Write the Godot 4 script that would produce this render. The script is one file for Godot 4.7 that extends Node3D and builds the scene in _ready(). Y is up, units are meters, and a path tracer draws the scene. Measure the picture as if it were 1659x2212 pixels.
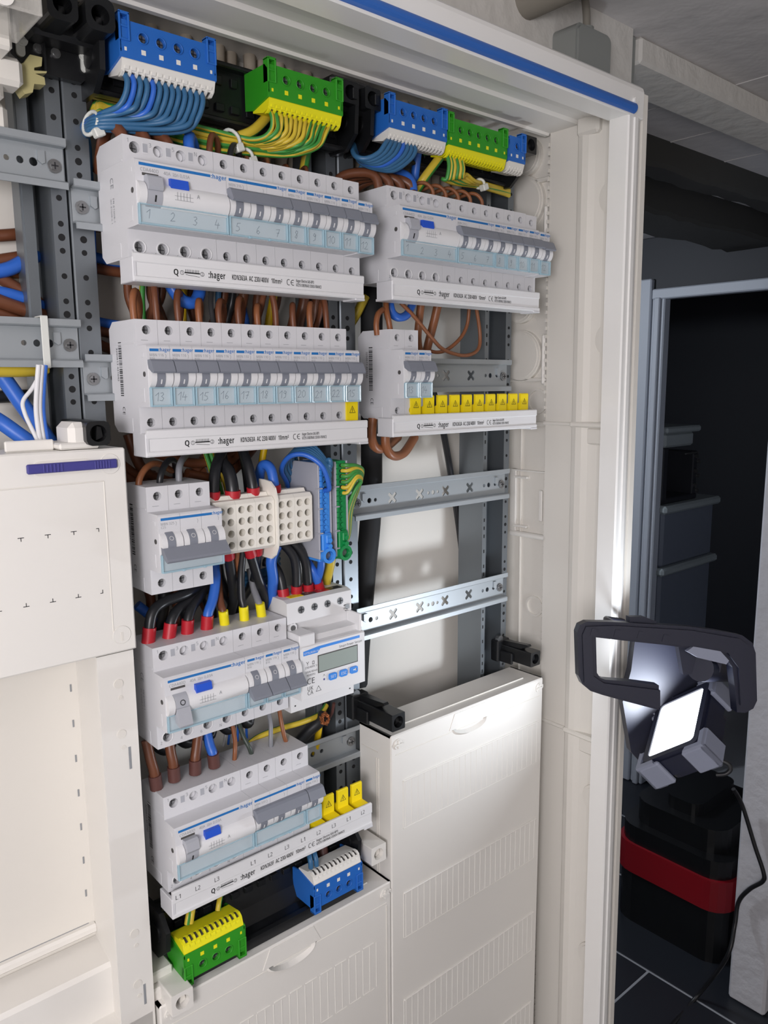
extends Node3D
# An open distribution cabinet in a cellar. Builders work in millimetres: x along the wall, y up, z out of
# the wall; y = 0 is the middle of the topmost device row, which hangs BASE metres above the floor.
const BASE := 1.63
const P := 17.6
const LAMP_AT := Vector3(470.0, -470.7, 180.6)
const LAMP_N := Vector3(-0.4857, 0.7083, -0.5123)
const LAMP_X := Vector3(0.0512, 0.6081, 0.7922)
const LAMP_Y := Vector3(0.8727, 0.3595, -0.3304)
const ORD := ["first", "second", "third", "fourth", "fifth", "sixth", "seventh", "eighth", "ninth", "tenth", "eleventh", "twelfth", "thirteenth", "fourteenth", "fifteenth", "sixteenth", "seventeenth", "eighteenth", "nineteenth", "twentieth"]
var M := {}
var cache := {}
var fonts := {}
var rng := RandomNumberGenerator.new()

class MB:
	var v := PackedVector3Array()
	var n := PackedVector3Array()
	var c := PackedColorArray()
	var xf := Transform3D.IDENTITY
	func tri(a: Vector3, b: Vector3, d: Vector3, nor: Vector3):
		v.append(a)
		if (b - a).cross(d - a).dot(nor) > 0.0:
			v.append(d)
			v.append(b)
		else:
			v.append(b)
			v.append(d)
		for k in 3:
			n.append(nor)
	func f(pts: Array, nor: Vector3):
		var w := (xf.basis * nor).normalized()
		var a: Vector3 = xf * pts[0]
		for i in range(1, pts.size() - 1):
			tri(a, xf * pts[i], xf * pts[i + 1], w)
	func bx(x0: float, x1: float, y0: float, y1: float, z0: float, z1: float, ch := 0.0):
		var c0 := Vector3(x0 + x1, y0 + y1, z0 + z1) / 2
		var h := Vector3(x1 - x0, y1 - y0, z1 - z0) / 2
		var k := minf(ch, minf(h.x, minf(h.y, h.z)) * 0.95)
		for a in 3:
			var b := (a + 1) % 3
			var d := (a + 2) % 3
			for s in [-1.0, 1.0]:
				var q := []
				for e in [[-1, -1], [1, -1], [1, 1], [-1, 1]]:
					var p := Vector3.ZERO
					p[a] = s * h[a]
					p[b] = e[0] * (h[b] - k)
					p[d] = e[1] * (h[d] - k)
					q.append(c0 + p)
				var nn := Vector3.ZERO
				nn[a] = s
				f(q, nn)
			if k > 0.0:
				for s in [-1.0, 1.0]:
					for t in [-1.0, 1.0]:
						var q := []
						for e in [[0, -1], [0, 1], [1, 1], [1, -1]]:
							var p := Vector3.ZERO
							p[a] = e[1] * (h[a] - k)
							p[b] = s * (h[b] - (k if e[0] else 0.0))
							p[d] = t * (h[d] - (0.0 if e[0] else k))
							q.append(c0 + p)
						var nn := Vector3.ZERO
						nn[b] = s
						nn[d] = t
						f(q, nn)
		if k > 0.0:
			for sx in [-1.0, 1.0]:
				for sy in [-1.0, 1.0]:
					for sz in [-1.0, 1.0]:
						var s := Vector3(sx, sy, sz)
						f([c0 + s * Vector3(h.x, h.y - k, h.z - k), c0 + s * Vector3(h.x - k, h.y, h.z - k), c0 + s * Vector3(h.x - k, h.y - k, h.z)], s)
	# polygon (local x, y) drawn out from t0 to t1 along local z; edges listed in skip stay open
	func prism(poly: PackedVector2Array, t0: float, t1: float, skip := [], caps := true):
		var area := 0.0
		for i in poly.size():
			area += poly[i].cross(poly[(i + 1) % poly.size()])
		for i in poly.size():
			if i in skip:
				continue
			var a := poly[i]
			var b := poly[(i + 1) % poly.size()]
			var e := b - a
			var nn := Vector3(e.y, -e.x, 0) * signf(area)
			f([Vector3(a.x, a.y, t0), Vector3(b.x, b.y, t0), Vector3(b.x, b.y, t1), Vector3(a.x, a.y, t1)], nn)
		if caps:
			var idx := Geometry2D.triangulate_polygon(poly)
			for i in range(0, idx.size(), 3):
				for s in [[t0, -1.0], [t1, 1.0]]:
					var q := []
					for k in 3:
						q.append(Vector3(poly[idx[i + k]].x, poly[idx[i + k]].y, s[0]))
					f(q, Vector3(0, 0, s[1] * signf(t1 - t0)))
	func prx(poly: PackedVector2Array, x0: float, x1: float, skip := [], caps := true):   # profile (z, y) along x
		var keep := xf
		xf = keep * Transform3D(Basis(Vector3(0, 0, 1), Vector3(0, 1, 0), Vector3(1, 0, 0)), Vector3.ZERO)
		prism(poly, x0, x1, skip, caps)
		xf = keep
	func pry(poly: PackedVector2Array, y0: float, y1: float, skip := [], caps := true):   # profile (x, z) along y
		var keep := xf
		xf = keep * Transform3D(Basis(Vector3(1, 0, 0), Vector3(0, 0, 1), Vector3(0, 1, 0)), Vector3.ZERO)
		prism(poly, y0, y1, skip, caps)
		xf = keep
	func tube(pts: Array, r: float, sides := 8, cols := [], closed := true):
		var rings := []
		var nrm := []
		var up := Vector3.ZERO
		for i in pts.size():
			var t: Vector3 = (pts[mini(i + 1, pts.size() - 1)] - pts[maxi(i - 1, 0)]).normalized()
			if up == Vector3.ZERO:
				up = t.cross(Vector3(0.3, 0.2, 1)).normalized()
			up = (up - t * up.dot(t)).normalized()
			var si := t.cross(up)
			var ring := []
			var nr := []
			for k in sides:
				var a := TAU * k / sides
				var d := up * cos(a) + si * sin(a)
				nr.append(xf.basis * d)
				ring.append(xf * (pts[i] + d * r))
			rings.append(ring)
			nrm.append(nr)
		for i in pts.size() - 1:
			for k in sides:
				var j := (k + 1) % sides
				var q := [[i, k], [i + 1, j], [i, j], [i, k], [i + 1, k], [i + 1, j]]
				for e in q:
					v.append(rings[e[0]][e[1]])
					n.append(nrm[e[0]][e[1]])
					if cols.size():
						c.append(cols[k % cols.size()])
		if closed:
			for s in [0, pts.size() - 1]:
				var d: Vector3 = (pts[s] - pts[1 if s == 0 else s - 1])
				var before := v.size()
				for k in range(1, sides - 1):
					tri(rings[s][0], rings[s][k], rings[s][k + 1], (xf.basis * d).normalized())
				if cols.size():
					for k in v.size() - before:
						c.append(Color(0.55, 0.25, 0.12))
	func cyl(p: Vector3, q: Vector3, r: float, sides := 16):
		tube([p, q], r, sides)
	# wall facing +z with round holes; every hole is a recess of the given depth with a floor
	func plate(x0: float, x1: float, y0: float, y1: float, z: float, holes: Array, depth: float, seg := 16):
		var cuts := [x0]
		for i in range(1, holes.size()):
			cuts.append((holes[i - 1].x + holes[i].x) / 2)
		cuts.append(x1)
		if holes.is_empty():
			f([Vector3(x0, y0, z), Vector3(x1, y0, z), Vector3(x1, y1, z), Vector3(x0, y1, z)], Vector3(0, 0, 1))
		for i in holes.size():
			var h: Vector3 = holes[i]
			var a0: float = cuts[i] - h.x
			var a1: float = cuts[i + 1] - h.x
			var b0 := y0 - h.y
			var b1 := y1 - h.y
			var ang := []
			for k in seg:
				ang.append(TAU * k / seg)
			for q in [Vector2(a0, b0), Vector2(a1, b0), Vector2(a1, b1), Vector2(a0, b1)]:
				ang.append(fposmod(q.angle(), TAU))
			ang.sort()
			var inn := []
			var outp := []
			for g in ang:
				var d := Vector2.from_angle(g)
				var t := 1e9
				if d.x > 1e-6: t = minf(t, a1 / d.x)
				if d.x < -1e-6: t = minf(t, a0 / d.x)
				if d.y > 1e-6: t = minf(t, b1 / d.y)
				if d.y < -1e-6: t = minf(t, b0 / d.y)
				inn.append(Vector3(h.x + d.x * h.z, h.y + d.y * h.z, z))
				outp.append(Vector3(h.x + d.x * t, h.y + d.y * t, z))
			for k in ang.size():
				var j := (k + 1) % ang.size()
				f([inn[k], outp[k], outp[j], inn[j]], Vector3(0, 0, 1))
				var mid: Vector3 = (inn[k] + inn[j]) / 2 - Vector3(h.x, h.y, z)
				var dz := Vector3(0, 0, -depth)
				f([inn[k], inn[j], inn[j] + dz, inn[k] + dz], -mid)
				f([Vector3(h.x, h.y, z) + dz, inn[k] + dz, inn[j] + dz], Vector3(0, 0, 1))
	# a flat stroke on a surface facing +z
	func stroke(pts: Array, w: float, z: float):
		for i in pts.size() - 1:
			var a: Vector2 = pts[i]
			var b: Vector2 = pts[i + 1]
			var d := (b - a).normalized() * w / 2
			var s := Vector2(-d.y, d.x)
			a -= d
			b += d
			f([Vector3(a.x - s.x, a.y - s.y, z), Vector3(b.x - s.x, b.y - s.y, z), Vector3(b.x + s.x, b.y + s.y, z), Vector3(a.x + s.x, a.y + s.y, z)], Vector3(0, 0, 1))
	func mesh() -> ArrayMesh:
		var a := []
		a.resize(Mesh.ARRAY_MAX)
		var w := PackedVector3Array()
		w.resize(v.size())
		for i in v.size():
			w[i] = v[i] * 0.001
		a[Mesh.ARRAY_VERTEX] = w
		a[Mesh.ARRAY_NORMAL] = n
		if c.size():
			a[Mesh.ARRAY_COLOR] = c
		var m := ArrayMesh.new()
		m.add_surface_from_arrays(Mesh.PRIMITIVE_TRIANGLES, a)
		return m

func pv(a: Array) -> PackedVector2Array:
	var r := PackedVector2Array()
	for i in range(0, a.size(), 2):
		r.append(Vector2(a[i], a[i + 1]))
	return r

func rrect(x0: float, x1: float, y0: float, y1: float, r: float, seg := 5) -> PackedVector2Array:
	var o := PackedVector2Array()
	for q in [[x1 - r, y1 - r, 0], [x0 + r, y1 - r, 1], [x0 + r, y0 + r, 2], [x1 - r, y0 + r, 3]]:
		for k in seg + 1:
			o.append(Vector2(q[0], q[1]) + Vector2.from_angle((q[2] + float(k) / seg) * PI / 2) * r)
	return o

func circ(x: float, y: float, r: float, seg := 20) -> PackedVector2Array:
	var o := PackedVector2Array()
	for k in seg:
		o.append(Vector2(x, y) + Vector2.from_angle(TAU * k / seg) * r)
	return o

func V(x: float, y: float, z: float) -> Vector3:
	return Vector3(x, y, z)

func L(a: Vector3, b: Vector3, t: float) -> Vector3:
	return a.lerp(b, t)

func pts(a: Array) -> Array:
	var r := []
	for i in range(0, a.size(), 3):
		r.append(Vector3(a[i], a[i + 1], a[i + 2]))
	return r

func smooth(p: Array, sub := 6) -> Array:
	var o := []
	for i in p.size() - 1:
		var a: Vector3 = p[maxi(i - 1, 0)]
		var b: Vector3 = p[i]
		var c: Vector3 = p[i + 1]
		var d: Vector3 = p[mini(i + 2, p.size() - 1)]
		for k in sub:
			o.append(b.cubic_interpolate(c, a, d, float(k) / sub))
	o.append(p[-1])
	return o

func mat(name: String, hex: String, rough := 0.5, metal := 0.0) -> StandardMaterial3D:
	var m := StandardMaterial3D.new()
	m.resource_name = name
	m.albedo_color = Color(hex)
	m.roughness = rough
	m.metallic = metal
	M[name] = m
	return m

# a thing standing at (x, y, z) millimetres; its parts are children
func thing(called: String, label: String, cat: String, at: Vector3, group := "") -> Node3D:
	var o := Node3D.new()
	o.name = called
	o.position = at * 0.001 + Vector3(0, BASE, 0)
	add_child(o, true)
	tag(o, label, cat, group)
	return o

func tag(o: Node3D, label: String, cat: String, group := ""):
	o.set_meta("label", label)
	o.set_meta("category", cat)
	if group:
		o.set_meta("group", group)

func put(called: String, m: Mesh, material: Material, parent: Node3D, at := Vector3.ZERO, label := "") -> MeshInstance3D:
	var o := MeshInstance3D.new()
	o.name = called
	o.mesh = m
	o.material_override = null
	o.set_surface_override_material(0, material)
	o.position = at * 0.001
	parent.add_child(o, true)
	if label:
		o.set_meta("label", label)
	return o

func part(called: String, b: MB, material: Material, parent: Node3D, at := Vector3.ZERO, label := "") -> MeshInstance3D:
	return put(called, b.mesh(), material, parent, at, label)

# a thing that is one mesh, given in world millimetres
func solo(called: String, b: MB, material: Material, label: String, cat: String, group := "") -> MeshInstance3D:
	var o := put(called, b.mesh(), material, self)
	o.position = Vector3(0, BASE, 0)
	tag(o, label, cat, group)
	return o

func struct(called: String, b: MB, material: Material, parent: Node3D = null) -> MeshInstance3D:
	var o := put(called, b.mesh(), material, parent if parent else self)
	if parent == null:
		o.position = Vector3(0, BASE, 0)
		o.set_meta("kind", "structure")
	return o

# lettering: flat TextMesh outlines appended to a mesh; size = letter height in millimetres
func text(b: MB, s: String, size: float, x: float, y: float, z: float, bold := false, wide := 1.0):
	var key := s + ("*" if bold else "")
	if not cache.has("t" + key):
		var tm := TextMesh.new()
		tm.text = s
		tm.font = fonts[bold]
		tm.font_size = 40
		tm.pixel_size = 1.0
		tm.depth = 0.0
		tm.curve_step = 3.0
		tm.horizontal_alignment = HORIZONTAL_ALIGNMENT_LEFT
		tm.vertical_alignment = VERTICAL_ALIGNMENT_CENTER
		cache["t" + key] = tm.get_mesh_arrays()
	var a: Array = cache["t" + key]
	var vv: PackedVector3Array = a[Mesh.ARRAY_VERTEX]
	var ii: PackedInt32Array = a[Mesh.ARRAY_INDEX]
	var lo := 1e9
	for p in vv:
		lo = minf(lo, p.x)
	var k := size / 28.5
	for i in range(0, ii.size(), 3):
		var q := []
		for j in 3:
			var p: Vector3 = vv[ii[i + j]]
			q.append(Vector3(x + (p.x - lo) * k * wide, y + p.y * k, z))
		b.f(q, Vector3(0, 0, 1))

# a wire: one mesh, with an end sleeve as its part where the photograph shows one
func wire(label: String, material: String, r: float, p: Array, group := "", sleeve := "", called := "wire") -> MeshInstance3D:
	var b := MB.new()
	var o0: Vector3 = p[0]
	var q := []
	for e in p:
		q.append(e - o0)
	var sm := smooth(q)
	var cols := []
	if material == "green_yellow":
		var roll := rng.randi() % 8
		for k in 8:
			cols.append(Color(0.62, 0.46, 0.04) if posmod(k + roll, 8) < 5 else Color(0.05, 0.27, 0.05))
	b.tube(sm, r, 8, cols)
	var o := put(called, b.mesh(), M[material], self)
	o.position = o0 * 0.001 + Vector3(0, BASE, 0)
	tag(o, label, called, group)
	if sleeve:
		var s := MB.new()
		var e: Vector3 = sm[-1]
		var d: Vector3 = (sm[-3] - e).normalized()
		s.tube([e - d * 2.0, e + d * 4.0, e + d * 9.0, e + d * 10.4], r + 1.0, 12)
		part("end_sleeve", s, M[sleeve], o, Vector3.ZERO)
	return o

func _ready():
	rng.seed = 7
	# camera
	var cam := Camera3D.new()
	cam.name = "camera"
	cam.position = Vector3(-0.24406, BASE - 0.13027, 0.55902)
	cam.rotation = Vector3(-0.162, -0.711, -0.007)
	cam.fov = 65.85
	cam.near = 0.02
	cam.far = 30.0
	add_child(cam)
	cam.current = true
	# air and exposure
	var we := WorldEnvironment.new()
	we.name = "world"
	var env := Environment.new()
	env.background_mode = Environment.BG_COLOR
	env.background_color = Color(0.02, 0.02, 0.024)
	env.tonemap_mode = Environment.TONE_MAPPER_LINEAR
	env.tonemap_exposure = 1.0
	env.sdfgi_enabled = true
	env.ssao_enabled = true
	env.ssil_enabled = true
	we.environment = env
	add_child(we)
	# the main lamp stands to the left of the viewer at head height
	var key := OmniLight3D.new()
	key.name = "cellar_lamp_light"
	key.light_size = 0.16
	key.light_energy = 0.74
	key.light_color = Color(1.0, 0.985, 1.0)
	key.omni_range = 9.0
	key.omni_attenuation = 2.0
	key.shadow_enabled = true
	key.position = Vector3(-0.70, BASE - 0.15, 0.80)
	add_child(key)
	# a dim bluish bulb round the corner of the unlit back room
	var dim := OmniLight3D.new()
	dim.name = "back_room_light"
	dim.light_size = 0.05
	dim.light_energy = 0.8
	dim.light_color = Color(0.93, 0.96, 1.0)
	dim.omni_range = 9.0
	dim.omni_attenuation = 2.0
	dim.shadow_enabled = true
	dim.position = Vector3(0.9, BASE + 0.18, -1.5)
	add_child(dim)
	# the face of the work lamp
	var spot := AreaLight3D.new()
	spot.name = "work_lamp_light"
	spot.area_size = Vector2(0.05, 0.05)
	spot.light_energy = 0.075
	spot.light_color = Color(0.93, 0.96, 1.0)
	spot.area_range = 8.0
	spot.area_attenuation = 2.0
	spot.shadow_enabled = true
	spot.look_at_from_position(V(462, -466.9, 184.9) * 0.001 + Vector3(0, BASE, 0), V(462, -466.9, 184.9) * 0.001 + LAMP_N + Vector3(0, BASE, 0) * 0.001 + Vector3(0, BASE, 0), Vector3.UP)
	add_child(spot)
	materials()
	room()
	enclosure()
	frame_parts()
	covers()
	terminals()
	devices()
	wiring()
	background()
	work_lamp()

func materials():
	for bold in [false, true]:
		var f := SystemFont.new()
		f.font_names = PackedStringArray(["Droid Sans"])
		f.font_weight = 700 if bold else 400
		fonts[bold] = f
	mat("device", "#d3d3d6", 0.42)
	mat("device_white", "#dfdfe0", 0.4)
	mat("print_grey", "#8d9094", 0.6)
	mat("print_black", "#17181a", 0.6)
	mat("brand_blue", "#1f6fb4", 0.5)
	mat("button_blue", "#2354c8", 0.4)
	mat("toggle", "#7f838d", 0.45)
	mat("lever", "#a9abb2", 0.45)
	mat("slot_dark", "#4c4a49", 0.6)
	mat("label_paper", "#ccd3d8", 0.6)
	var h := mat("holder", "#cde4ec", 0.12)
	h.transparency = BaseMaterial3D.TRANSPARENCY_ALPHA
	h.albedo_color.a = 0.12
	var h2 := mat("holder_edge", "#b3d6e4", 0.15)
	h2.transparency = BaseMaterial3D.TRANSPARENCY_ALPHA
	h2.albedo_color.a = 0.5
	mat("ink", "#2c3652", 0.7)
	mat("screw", "#8e8f90", 0.3, 0.85)
	mat("screw_slot", "#26262a", 0.6)
	mat("cream", "#e0dcd4", 0.42)
	mat("cream_white", "#e4e1db", 0.38)
	mat("frame_white", "#e6e5e2", 0.22)
	mat("hinge_blue", "#2f62b0", 0.4)
	mat("zinc", "#a9afb3", 0.5, 0.6)
	mat("zinc_dark", "#80868b", 0.42, 0.75)
	mat("hole_dark", "#101113", 0.8)
	mat("black", "#161719", 0.32)
	mat("term_blue", "#2467bd", 0.45)
	mat("term_green", "#2f9420", 0.45)
	mat("term_yellow", "#ece51d", 0.45)
	mat("term_white", "#e6e4de", 0.45)
	mat("strip_blue", "#3f8ee6", 0.4)
	mat("strip_green", "#128a48", 0.4)
	mat("strip_grey", "#a6a8b1", 0.45)
	mat("warn_yellow", "#f3d912", 0.45)
	mat("block_white", "#eeeae0", 0.42)
	mat("wire_brown", "#6b3f29", 0.4)
	mat("wire_copper", "#8a5535", 0.4)
	mat("wire_blue", "#2f66c4", 0.38)
	mat("wire_dull_blue", "#35658d", 0.42)
	mat("wire_black", "#1f2023", 0.36)
	mat("rubber", "#18191b", 0.75)
	mat("wire_grey", "#86878c", 0.42)
	mat("wire_dark_green", "#3c463f", 0.42)
	mat("wire_yellow", "#d9b40f", 0.42)
	mat("wire_white", "#d8d8da", 0.42)
	mat("conduit", "#b3a797", 0.55)
	mat("bare_copper", "#c07a4f", 0.3, 0.8)
	mat("sleeve_red", "#b31f2c", 0.4)
	mat("sleeve_yellow", "#f2e21b", 0.4)
	mat("sleeve_brown", "#5c3a35", 0.45)
	mat("tie", "#d6d8d2", 0.4)
	var gy := mat("green_yellow", "#ffffff", 0.42)
	gy.vertex_color_use_as_albedo = true
	mat("clip_khaki", "#b3aa78", 0.5)
	mat("handle_blue", "#413f86", 0.45)
	mat("lcd", "#98a39d", 0.25)
	mat("meter_blue", "#2f86e0", 0.4)
	var cb := mat("clear_box", "#efece4", 0.08)
	cb.transparency = BaseMaterial3D.TRANSPARENCY_ALPHA
	cb.albedo_color.a = 0.18
	mat("tile", "#22262d", 0.4)
	mat("grout", "#a3a6ab", 0.8)
	mat("beam_dark", "#3a3936", 0.8)
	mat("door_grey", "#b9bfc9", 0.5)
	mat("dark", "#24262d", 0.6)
	mat("tub", "#9aa3a6", 0.5)
	mat("crate", "#6f7684", 0.4)
	mat("lamp_body", "#15182a", 0.45)
	mat("lamp_grey", "#7b8090", 0.45)
	mat("red", "#8e1420", 0.4)
	mat("box_grey", "#8f928f", 0.55)
	mat("pipe_grey", "#8d887e", 0.8)
	var lens := mat("lamp_face", "#ffffff", 0.4)
	lens.emission_enabled = true
	lens.emission = Color(0.95, 0.97, 1.0)
	lens.emission_energy_multiplier = 6.0
	for w in [["plaster", "#dad7d1", 3.0, 0.2], ["ceiling_paint", "#d2cfce", 1.4, 0.25], ["plaster_right", "#d6d6db", 3.0, 0.2]]:
		var m := mat(w[0], w[1], 0.85)
		var t := NoiseTexture2D.new()
		var ns := FastNoiseLite.new()
		ns.seed = 11
		ns.frequency = 0.012
		ns.fractal_octaves = 5
		t.noise = ns
		t.width = 512
		t.height = 512
		t.seamless = true
		m.heightmap_enabled = true
		m.heightmap_texture = t
		m.heightmap_scale = w[3]
		m.uv1_triplanar = true
		m.uv1_world_triplanar = true
		m.uv1_scale = Vector3.ONE * w[2]

func room():
	var b := MB.new()
	b.bx(-1700, 803, -1630, 354, -205, -117)
	struct("wall_back", b, M.plaster)
	b = MB.new()
	b.bx(803, 829, -1630, 354, -205, -128, 2)
	struct("trim_1", b, M.box_grey)
	b = MB.new()
	b.bx(829, 1520, 318, 354, -205, -120, 4)
	struct("trim_2", b, M.plaster)
	b = MB.new()
	b.bx(1520, 3200, -1630, 354, -205, -117, 6)
	struct("wall_right", b, M.plaster_right)
	b = MB.new()
	b.bx(-1700, 4200, 354, 470, -3200, 2000)
	for x in [1120.0, 1330.0, 1560.0, 1800.0]:
		b.prx(pv([-3000, 354, -3000, 352.6, 1900, 352.6, 1900, 354]), x, x + 5)
	struct("ceiling", b, M.ceiling_paint)
	b = MB.new()
	b.bx(-1700, -1600, -1630, 354, -117, 1900)
	struct("wall_left", b, M.plaster)
	b = MB.new()
	b.bx(-1700, 3300, -1630, 354, 1900, 2000)
	struct("wall_front", b, M.plaster)
	b = MB.new()
	b.bx(3200, 3300, -1630, 354, -117, 1900)
	struct("wall_outer", b, M.plaster)
	# dark room behind the opening
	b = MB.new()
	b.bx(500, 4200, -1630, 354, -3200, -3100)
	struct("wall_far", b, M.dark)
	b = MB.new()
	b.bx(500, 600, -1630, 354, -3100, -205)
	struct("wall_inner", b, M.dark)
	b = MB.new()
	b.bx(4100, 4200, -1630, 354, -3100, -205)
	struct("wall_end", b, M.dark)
	# floor: dark tiles in courses of 300 mm, laid half a tile apart from course to course
	b = MB.new()
	b.bx(-1700, 4200, -1700, -1631.4, -3200, 2000)
	var fl := struct("floor", b, M.grout)
	var shapes := {}
	for i in range(-3, 8):
		for j in range(-2, 4):
			var x := 1453.0 + i * 300
			var z := -380.0 + j * 600 + (300 if posmod(i, 2) else 0)
			if x < 300 or x > 2400 or z < -1500 or z > 1500:
				continue
			if shapes.is_empty():
				var t := MB.new()
				t.bx(-297, -3, -1640, -1630, -597, -3, 1.2)
				shapes["m"] = t.mesh()
			put("tile", shapes.m, M.tile, fl, V(x, 0, z))

func enclosure():
	var o := thing("distribution_cabinet", "large cream white distribution cabinet open on the cellar wall, blue strip along its top", "cabinet", V(110, -300, -112))
	var at := V(-110, 300, 112)
	var b := MB.new()
	b.bx(-560, 512, -1080, 196, -113, -109)
	part("back_panel", b, M.cream, o, at)
	# right side: knock-out wall, stepped sleeve and rim, all leaning a little as the photograph shows
	var lean := Transform3D(Basis(Vector3(1, 0, 0), Vector3(-0.013, 1, 0), Vector3(0, 0, 1)), V(1.5, 0, 0))
	b = MB.new()
	b.xf = lean
	b.pry(pv([514, -112, 510, -112, 510, -24, 503, -22, 503, 15, 499.5, 18, 498, 24, 499, 31, 502, 38, 505, 48, 506, 58, 506, 90, 514, 90]), -1080, 152)
	part("side_panel", b, M.cream, o, at)
	b = MB.new()
	b.xf = lean
	b.pry(pv([478, 70, 478, 90.5, 479.5, 92, 495, 92, 500, 90.5, 503.5, 87, 505, 82, 505, 70]), -1080, 127)
	b.pry(pv([486, 91, 493, 91, 492, 93.6, 487, 93.6]), -1080, 126)
	b.bx(505, 515, -1080, 127, 66, 76)
	part("side_rim", b, M.frame_white, o, at)
	b = MB.new()
	b.prx(pv([-112, 157, -28, 157, -28, 140, 15, 140, 18, 143, 30, 143, 52, 139, 60, 139, 60, 157, 80, 157, 80, 162, -112, 162]), -560, 508)
	part("top_panel", b, M.cream_white, o, at)
	b = MB.new()
	b.prx(pv([-31, 141.5, -29, 137.5, -24, 137.5, -22, 141.5]), -560, 502)
	part("top_lip", b, M.cream_white, o, at)
	b = MB.new()
	b.prx(pv([68, 127, 91, 127, 92, 128, 92, 152, 90.5, 156, 87, 159, 82, 161, 68, 161]), -560, 503)
	b.prx(pv([68, 127, 88, 127, 89, 152, 86, 156, 82, 158, 68, 158]), 503, 505)
	part("top_rim", b, M.frame_white, o, at)
	b = MB.new()
	var arc := PackedVector2Array()
	for k in 9:
		var a := -PI / 2 + PI * k / 8
		arc.append(Vector2(91 + cos(a) * 5.5, 134 + sin(a) * 5.2))
	b.prx(arc, -560, 486)
	var strip := part("hinge_strip", b, M.hinge_blue, o, at)
	b = MB.new()
	b.cyl(V(486, 141, 91), V(486, 141, 95), 3.2, 14)
	part("pin", b, M.frame_white, strip)
	# mouldings of the knock-out wall: discs, clips, a square pocket
	for c in [[73, -62, 30], [-100, -62, 30], [123, -58, 21], [-40, -64, 22]]:
		b = MB.new()
		b.xf = lean * Transform3D(Basis(Vector3(0, 0, 1), Vector3(0, 1, 0), Vector3(-1, 0, 0)), V(510, c[0], c[1]))
		b.prism(circ(0, 0, c[2], 36), 0, 5.0)
		b.prism(circ(0, 0, c[2] - 1.5, 36), 5.0, 6.6)
		b.prism(circ(0, 0, c[2] - 4, 36), 6.6, 7.4)
		part("knockout_disc", b, M.cream, o, at)
	for c in [[-153, -39, 15], [-405, -39, 13]]:
		b = MB.new()
		b.xf = lean * Transform3D(Basis(Vector3(0, 0, 1), Vector3(0, 1, 0), Vector3(-1, 0, 0)), V(510, c[0], c[1]))
		for k in 28:
			var a := TAU * k / 28
			var a2 := TAU * (k + 1) / 28
			for w in [[c[2], 2.0], [c[2] - 2.6, 2.0]]:
				b.f([V(cos(a) * w[0], sin(a) * w[0], 0), V(cos(a2) * w[0], sin(a2) * w[0], 0), V(cos(a2) * w[0], sin(a2) * w[0], 2), V(cos(a) * w[0], sin(a) * w[0], 2)], V(cos(a), sin(a), 0) * (1 if w[0] == c[2] else -1))
			b.f([V(cos(a) * c[2], sin(a) * c[2], 2), V(cos(a2) * c[2], sin(a2) * c[2], 2), V(cos(a2) * (c[2] - 2.6), sin(a2) * (c[2] - 2.6), 2), V(cos(a) * (c[2] - 2.6), sin(a) * (c[2] - 2.6), 2)], V(0, 0, 1))
		part("knockout_ring", b, M.cream, o, at)
	for c in [[52, 84], [-90, -70]]:
		b = MB.new()
		b.xf = lean
		b.bx(503, 510, c[0] - 44, c[0] + 14, -31, -26, 2)
		part("clip_bar", b, M.cream_white, o, at)
	b = MB.new()
	b.xf = lean
	for z in [-62.0, -24.0]:
		b.bx(507.5, 511, -1080, -186, z - 0.8, z + 0.8, 0.5)
	for y in range(-1060, -190, 9):
		b.bx(507.2, 510, y, y + 4, -26.5, -24.5)
	for y in range(-180, 130, 9):
		b.bx(501.5, 503.6, y, y + 4, -24.5, -22.5)
	b.bx(505, 511, -130, -126, -100, -25, 1)
	b.bx(504, 511, -182, -177, -100, 30, 1)
	b.bx(505, 511, 92, 97, -110, -25, 1)
	part("moulded_rib", b, M.cream, o, at)
	b = MB.new()
	b.xf = lean
	b.bx(505, 511, -238, -236, -76, -18, 0.6)
	b.bx(503, 511, -319, -313, -76, -18, 1.5)
	b.bx(506, 511, -320, -236, -78, -68, 1.0)
	b.bx(506, 510, -297, -259, -33, -28, 1.0)
	b.bx(505, 512, -247, -244, -72, -50, 1.0)
	b.bx(505, 512, -308, -305, -72, -50, 1.0)
	part("side_pocket", b, M.cream_white, o, at)
	# half-round dimples and webs in the channel behind the rim
	for y in [60.0, -86.0, -620.0, -830.0]:
		b = MB.new()
		b.xf = lean * Transform3D(Basis(Vector3(0, 0, 1), Vector3(0, 1, 0), Vector3(-1, 0, 0)), V(506, y, 62))
		b.prism(circ(0, 0, 18, 28), 0, 4.5)
		b.prism(circ(0, 0, 15, 28), 4.5, 6.0)
		part("channel_dimple", b, M.cream, o, at)
	for y in [-178.0, -545.0]:
		b = MB.new()
		b.xf = lean
		b.bx(496.5, 507, y - 3, y + 3, 16, 66, 1.5)
		b.bx(501, 507, y - 22, y - 3, 36, 66, 2)
		b.bx(500, 504, y - 2, y + 2, -24, 16, 1)
		part("channel_web", b, M.cream, o, at)
	b = MB.new()
	b.xf = lean
	b.bx(496, 507, 126, 146, 16, 44, 3)
	part("corner_block", b, M.cream, o, at)
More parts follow.
